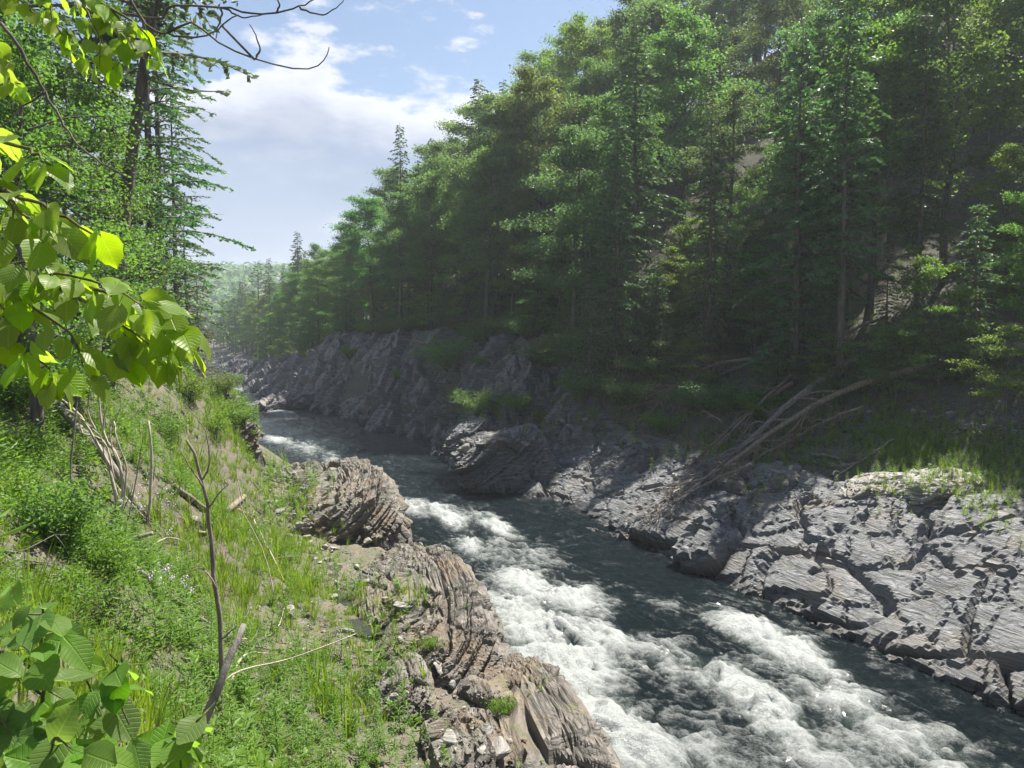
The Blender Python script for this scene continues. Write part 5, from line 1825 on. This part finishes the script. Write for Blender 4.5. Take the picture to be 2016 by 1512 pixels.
def leaf_mesh(name, mat, prof, rows=7, serr=0.03, fold=0.16, curl=0.22, lobe=0.12, seed=0):
    """one leaf, 1 unit long along x, with outline, keel and curl"""
    rr = np.random.default_rng(seed)
    cols = np.array([-1, -.55, 0, .55, 1])
    v = []
    for i in range(rows):
        t = i / (rows - 1)
        w = np.interp(t, np.linspace(0, 1, len(prof)), prof)
        for c in cols:
            e = abs(c)
            x = t - lobe * e * (1 - t) ** 2.5 + (serr * (1 if i % 2 else -1) * (e == 1) if 0 < i < rows - 1 else 0)
            y = c * w * (1 + (serr * (1 if i % 2 else -.3) if e == 1 else 0))
            zq = fold * e * w - curl * t ** 2 + 0.05 * math.sin(5 * t + 2 * c) * e + rr.normal(0, .012)
            v.append((x, y, zq))
    g = Geo()
    g.add(np.array(v), grid_faces(rows, 5)[:, ::-1], rr.uniform(.2, .8))
    n0 = g.n
    v2, f2, c2 = tube(np.array([(-.45, 0, .05), (-.2, 0, .03), (0.02, 0, 0)]), .012, 3)
    g.add(v2, f2, .3)
    return g.mesh(name, MAT[mat], True)


LIND = [leaf_mesh('linden_leaf', 'linden', [0.10, .40, .47, .43, .33, .18, .0], 8, .03, .12 + .06 * s, .15 + .12 * s, .16, s) for s in range(3)]
ALD = [leaf_mesh('alder_leaf', 'alder', [0.06, .24, .34, .38, .34, .24, .05], 8, .025, .18, .08 + .12 * s, .02, s + 9) for s in range(3)]


def orient(o, p, axis, nrm, size):
    a = Vector(axis).normalized()
    n = Vector(nrm)
    n = (n - a * n.dot(a)).normalized()
    b = n.cross(a)
    m = Matrix((a, b, n)).transposed().to_4x4()
    o.matrix_local = Matrix.Translation(Vector(p)) @ m @ Matrix.Diagonal((size, size, size, 1))


tree_base = np.array([-2.75, 2.3, 0])
tree_base[2] = gz(tree_base[0], tree_base[1]) - 0.1
linden = thing('linden_tree', 'linden tree whose big bright leaves hang in from the left border', 'tree', tree_base)
tl = curve([tree_base, tree_base + [.1, .1, 2.0], tree_base + [-.05, .35, 4.0], tree_base + [.1, .9, 6.5]], 12)
g = Geo()
add_tube(g, tl, np.linspace(.09, .03, 12), 8, .05)
obj('trunk', g.mesh('linden_trunk', MAT['bark'], True, origin=tree_base), linden)
rgl = np.random.default_rng(12)


def nearest_trunk(p):
    i = np.argmin(np.abs(tl[:, 2] - (p[2] - 0.25)))
    return tl[i]


def spray(ctrl, twl, nleaf, size, r=.012, name='branch', bare=False, droop=.55):
    """a branch through photograph points (px, py, metres away), side twigs, leaves hanging from both"""
    W = [at(*c) for c in ctrl]
    st = nearest_trunk(W[0])
    main = curve([st] + W, 18, .006, int(ctrl[0][1]) + 50)
    gb = Geo()
    add_tube(gb, main, np.linspace(r, r * .25, 18), 6)
    lines = [main[5:]]
    for c in twl:
        q = curve([at(*x) for x in c], 9, .004)
        i = np.argmin(np.linalg.norm(main - q[0], axis=1))
        q = np.concatenate([main[i:i + 1], q[1:]])
        add_tube(gb, q, np.linspace(r * .5, r * .14, len(q)), 5)
        lines.append(q)
    br = obj(name, gb.mesh('linden_' + name, MAT['bark' if bare else 'twig_green'], True, origin=tree_base), linden)
    lens = np.array([np.linalg.norm(np.diff(l, axis=0), axis=1).sum() for l in lines])
    for l, L in zip(lines, lens):
        m = max(1, int(round(nleaf * L / lens.sum())))
        tg_ = unit(np.gradient(l, axis=0))
        for k in range(m):
            t = (k + rgl.uniform(.2, .8)) / m
            i = min(len(l) - 1, int(t * len(l)))
            sd = np.cross(tg_[i], [0, 0, 1]) * (1 if k % 2 else -1)
            ax = unit(tg_[i] * .45 + sd * .55 + np.array([0, 0, -droop]) + rgl.normal(0, .28, 3))
            nr = unit(np.array([0, -.25, 1.0]) + rgl.normal(0, .38, 3))
            s_ = size * rgl.uniform(.7, 1.15)
            p = l[i] - tree_base + ax * s_ * .42 + rgl.normal(0, .012, 3)
            lf = obj('leaf', LIND[int(rgl.integers(3))], br)
            orient(lf, p, ax, nr, s_)
    return br


spray([(-150, 540, 2.6), (0, 545, 2.5), (140, 560, 2.4), (260, 600, 2.3), (350, 645, 2.25)],
      [[(0, 545, 2.5), (60, 600, 2.4), (140, 660, 2.3), (170, 720, 2.25)], [(100, 555, 2.42), (190, 610, 2.3), (270, 660, 2.22), (330, 700, 2.2)], [(-60, 545, 2.5), (20, 620, 2.4), (60, 690, 2.3)],
       [(60, 550, 2.45), (130, 540, 2.3), (230, 570, 2.2), (300, 610, 2.15)], [(180, 580, 2.38), (240, 650, 2.3), (250, 700, 2.25)], [(-40, 545, 2.5), (40, 515, 2.4), (110, 520, 2.35)],
       [(260, 600, 2.3), (310, 620, 2.25), (365, 665, 2.2)], [(-100, 560, 2.5), (0, 660, 2.45), (90, 720, 2.4), (110, 735, 2.4)]], 128, .088)
spray([(-130, 330, 2.4), (-20, 365, 2.3), (80, 405, 2.2), (180, 460, 2.15)], [[(0, 370, 2.28), (50, 425, 2.2), (110, 450, 2.15)], [(-40, 355, 2.3), (20, 400, 2.25), (20, 460, 2.2)]], 34, .09)
spray([(-120, 255, 2.5), (-20, 270, 2.4), (60, 300, 2.35), (95, 325, 2.3)], [], 12, .09)
spray([(-160, -60, 3.9), (0, -40, 3.7), (150, -10, 3.5), (260, 40, 3.4), (300, 90, 3.35)],
      [[(0, -40, 3.7), (60, 20, 3.6), (130, 60, 3.5), (160, 110, 3.5)], [(150, -10, 3.5), (190, 60, 3.45), (200, 130, 3.4)], [(230, 20, 3.42), (250, 80, 3.4), (235, 130, 3.4)], [(-60, -45, 3.8), (-20, 60, 3.6), (10, 140, 3.6), (40, 170, 3.6)],
       [(90, -25, 3.6), (110, 50, 3.5), (140, 90, 3.5)], [(190, 5, 3.5), (230, 60, 3.45), (290, 110, 3.4)]], 96, .078)
spray([(-150, 100, 3.9), (-40, 130, 3.7), (40, 165, 3.6)], [], 14, .085)
for ctrl, twl, r in [([(-60, -20, 4.6), (120, -90, 4.5), (240, -20, 4.4), (290, 50, 4.4), (350, 70, 4.4), (410, 68, 4.4), (470, 28, 4.4)], [[(330, 66, 4.4), (380, 45, 4.4), (440, 90, 4.4), (520, 120, 4.4), (600, 137, 4.4), (635, 120, 4.4), (649, 93, 4.4)], [(500, 122, 4.4), (512, 90, 4.4), (492, 48, 4.4)]], .012),
                     ([(-60, 0, 4.8), (160, 10, 4.7), (300, 38, 4.6), (340, 14, 4.6), (420, 12, 4.6), (520, 27, 4.6), (590, 12, 4.6), (640, -8, 4.6)], [[(440, 14, 4.6), (480, 34, 4.6), (530, 25, 4.6)], [(585, 16, 4.6), (640, 28, 4.6), (678, 0, 4.6)], [(545, 26, 4.6), (550, 5, 4.6), (540, -20, 4.6)], [(440, 20, 4.6), (430, 50, 4.6), (424, 78, 4.6)]], .011),
                     ([(-120, -20, 3.2), (0, 50, 3.1), (60, 130, 3.1), (110, 220, 3.1), (170, 300, 3.1), (250, 350, 3.1)], [[(90, 180, 3.1), (60, 200, 3.1), (20, 230, 3.1)], [(150, 275, 3.1), (130, 285, 3.1), (85, 290, 3.1)]], .009)]:
    spray(ctrl, twl, 0, .08, r, 'bare_branch', True) if False else None
    W = [at(*c) for c in ctrl]
    main = curve([nearest_trunk(W[0])] + W, 40, .004, 3)
    gb = Geo()
    add_tube(gb, main, np.linspace(r, r * .3, 40), 6)
    for c in twl:
        q = curve([at(*x) for x in c], 14, .003)
        i = np.argmin(np.linalg.norm(main - q[0], axis=1))
        q[0] = main[i]
        add_tube(gb, q, np.linspace(r * .6, r * .22, 14), 5)
    obj('bare_branch', gb.mesh('linden_bare_branch', MAT['bark'], True, origin=tree_base), linden)

# alder-like shrub at the lower left, right beside the camera
ab = np.array([-1.15, 1.75, 0])
ab[2] = gz(ab[0], ab[1]) - 0.05
alder = thing('alder_shrub', 'shrub with large ribbed leaves at the lower left corner', 'shrub', ab)
for ctrl, leaves in [
        ([(85, 1480, 1.75), (88, 1340, 1.7), (85, 1230, 1.68), (80, 1190, 1.66)], [(70, 1235, 1, .11), (80, 1320, 0, .115), (20, 1170, 0, .09), (95, 1390, 0, .115), (10, 1310, 1, .09), (88, 1190, 1, .06), (150, 1280, 1, .09), (30, 1260, 1, .07)]),
        ([(180, 1500, 1.7), (175, 1420, 1.68), (200, 1360, 1.66), (240, 1310, 1.6)], [(150, 1330, 1, .085), (240, 1420, 1, .10), (175, 1440, 0, .10), (215, 1460, 1, .10), (130, 1410, 0, .10), (225, 1370, 0, .07)]),
        ([(300, 1560, 1.75), (310, 1500, 1.7), (345, 1450, 1.66), (390, 1420, 1.6)], [(290, 1465, 1, .09), (355, 1450, 1, .085), (390, 1430, 1, .085), (320, 1500, 0, .07), (265, 1490, 1, .09)]),
        ([(40, 1560, 1.7), (30, 1470, 1.6), (10, 1430, 1.55), (-20, 1390, 1.5)], [(20, 1440, 0, .11), (60, 1470, 1, .10), (-10, 1400, 1, .10), (40, 1410, 0, .08), (10, 1490, 1, .11), (75, 1440, 1, .09)]),
        ([(120, 1580, 1.6), (125, 1500, 1.5), (110, 1450, 1.45)], [(100, 1480, 0, .10), (150, 1480, 1, .09), (120, 1430, 0, .09), (190, 1490, 0, .09), (60, 1500, 0, .10), (230, 1500, 1, .09)])]:
    W = [ab + np.array([rgl.uniform(-.12, .12), rgl.uniform(-.1, .1), 0])] + [at(*c) for c in ctrl]
    main = curve(W, 14, .003)
    gs = Geo()
    add_tube(gs, main, np.linspace(.006, .0025, 14), 6)
    st = obj('stem', gs.mesh('alder_stem', MAT['twig_green'], True, origin=ab), alder)
    leaves = leaves + [(ctrl[-1][0] + 12, ctrl[-1][1] + 8, 1, .075), (ctrl[-1][0] - 14, ctrl[-1][1] + 14, 1, .08), (ctrl[-2][0] + 25, ctrl[-2][1], 1, .085), (ctrl[-2][0] - 25, ctrl[-2][1] + 5, 0, .085)]
    leaves = [(a, b, c, d * 0.98) for a, b, c, d in leaves] + [(a + rgl.uniform(-60, 60), b + rgl.uniform(5, 70), 1, d * rgl.uniform(.6, 1.0)) for a, b, c, d in leaves]
    for px, py, fl, s_ in leaves:
        tgt = at(px, py, ctrl[1][2] + rgl.uniform(-.12, .05))
        i = np.argmin(np.linalg.norm(main - tgt, axis=1))
        ax = unit(unit(tgt - main[i]) + np.array([0, 0, -.05 if fl else .25]) + rgl.normal(0, .12, 3))
        nr = unit(np.array([0, -.45 if fl else -.9, 1.0 if fl else .6]) + rgl.normal(0, .2, 3))
        lf = obj('leaf', ALD[int(rgl.integers(3))], st)
        orient(lf, tgt - ab - ax * s_ * .5, ax, nr, s_)
        if np.linalg.norm(main[i] - (tgt - ax * s_ * .95)) > .02:
            gp = Geo()
            add_tube(gp, np.stack([main[i], tgt - ax * s_ * .93]), np.array([.003, .002]), 4)
            obj('leaf_stalk', gp.mesh('leaf_stalk', MAT['twig_green'], True, origin=ab), st)
print('near plants', round(time.time() - T2, 1))

# ---------------------------------------------------------------- haze
HAZE = 0.0004  # air that blues the far hill, thickened to imitate lens flare veil
m, nt = new_mat('haze')
pv = N(nt, 'ShaderNodeVolumePrincipled', {'Color': (0.82, 0.91, 1.0, 1), 'Density': HAZE, 'Anisotropy': 0.25})
N(nt, 'ShaderNodeOutputMaterial', {'Volume': pv.outputs[0]})
me = bpy.data.meshes.new('haze')
bm = bmesh.new()
bmesh.ops.create_cube(bm, size=1.0)
bm.to_mesh(me)
bm.free()
me.materials.append(m)
hz = obj('haze', me)
lo, hi = np.array([gx[0] - 5, gy[0] - 5, Zg.min() - 1.5]), np.array([gx[-1] + 5, gy[-1] + 5, max(Zg.max() + 35, 125)])
hz.location = tuple((lo + hi) / 2)
hz.scale = tuple(hi - lo)
hz['kind'] = 'stuff'
hz['label'] = 'thin valley haze, also standing in for the veil of lens flare'
print('tris', sum(len(me_.loops) - 2 * len(me_.polygons) for me_ in bpy.data.meshes))
print('tri list', sorted(((len(me_.loops) - 2 * len(me_.polygons), me_.name) for me_ in bpy.data.meshes), reverse=True)[:30])
print('total', round(time.time() - T0, 1))
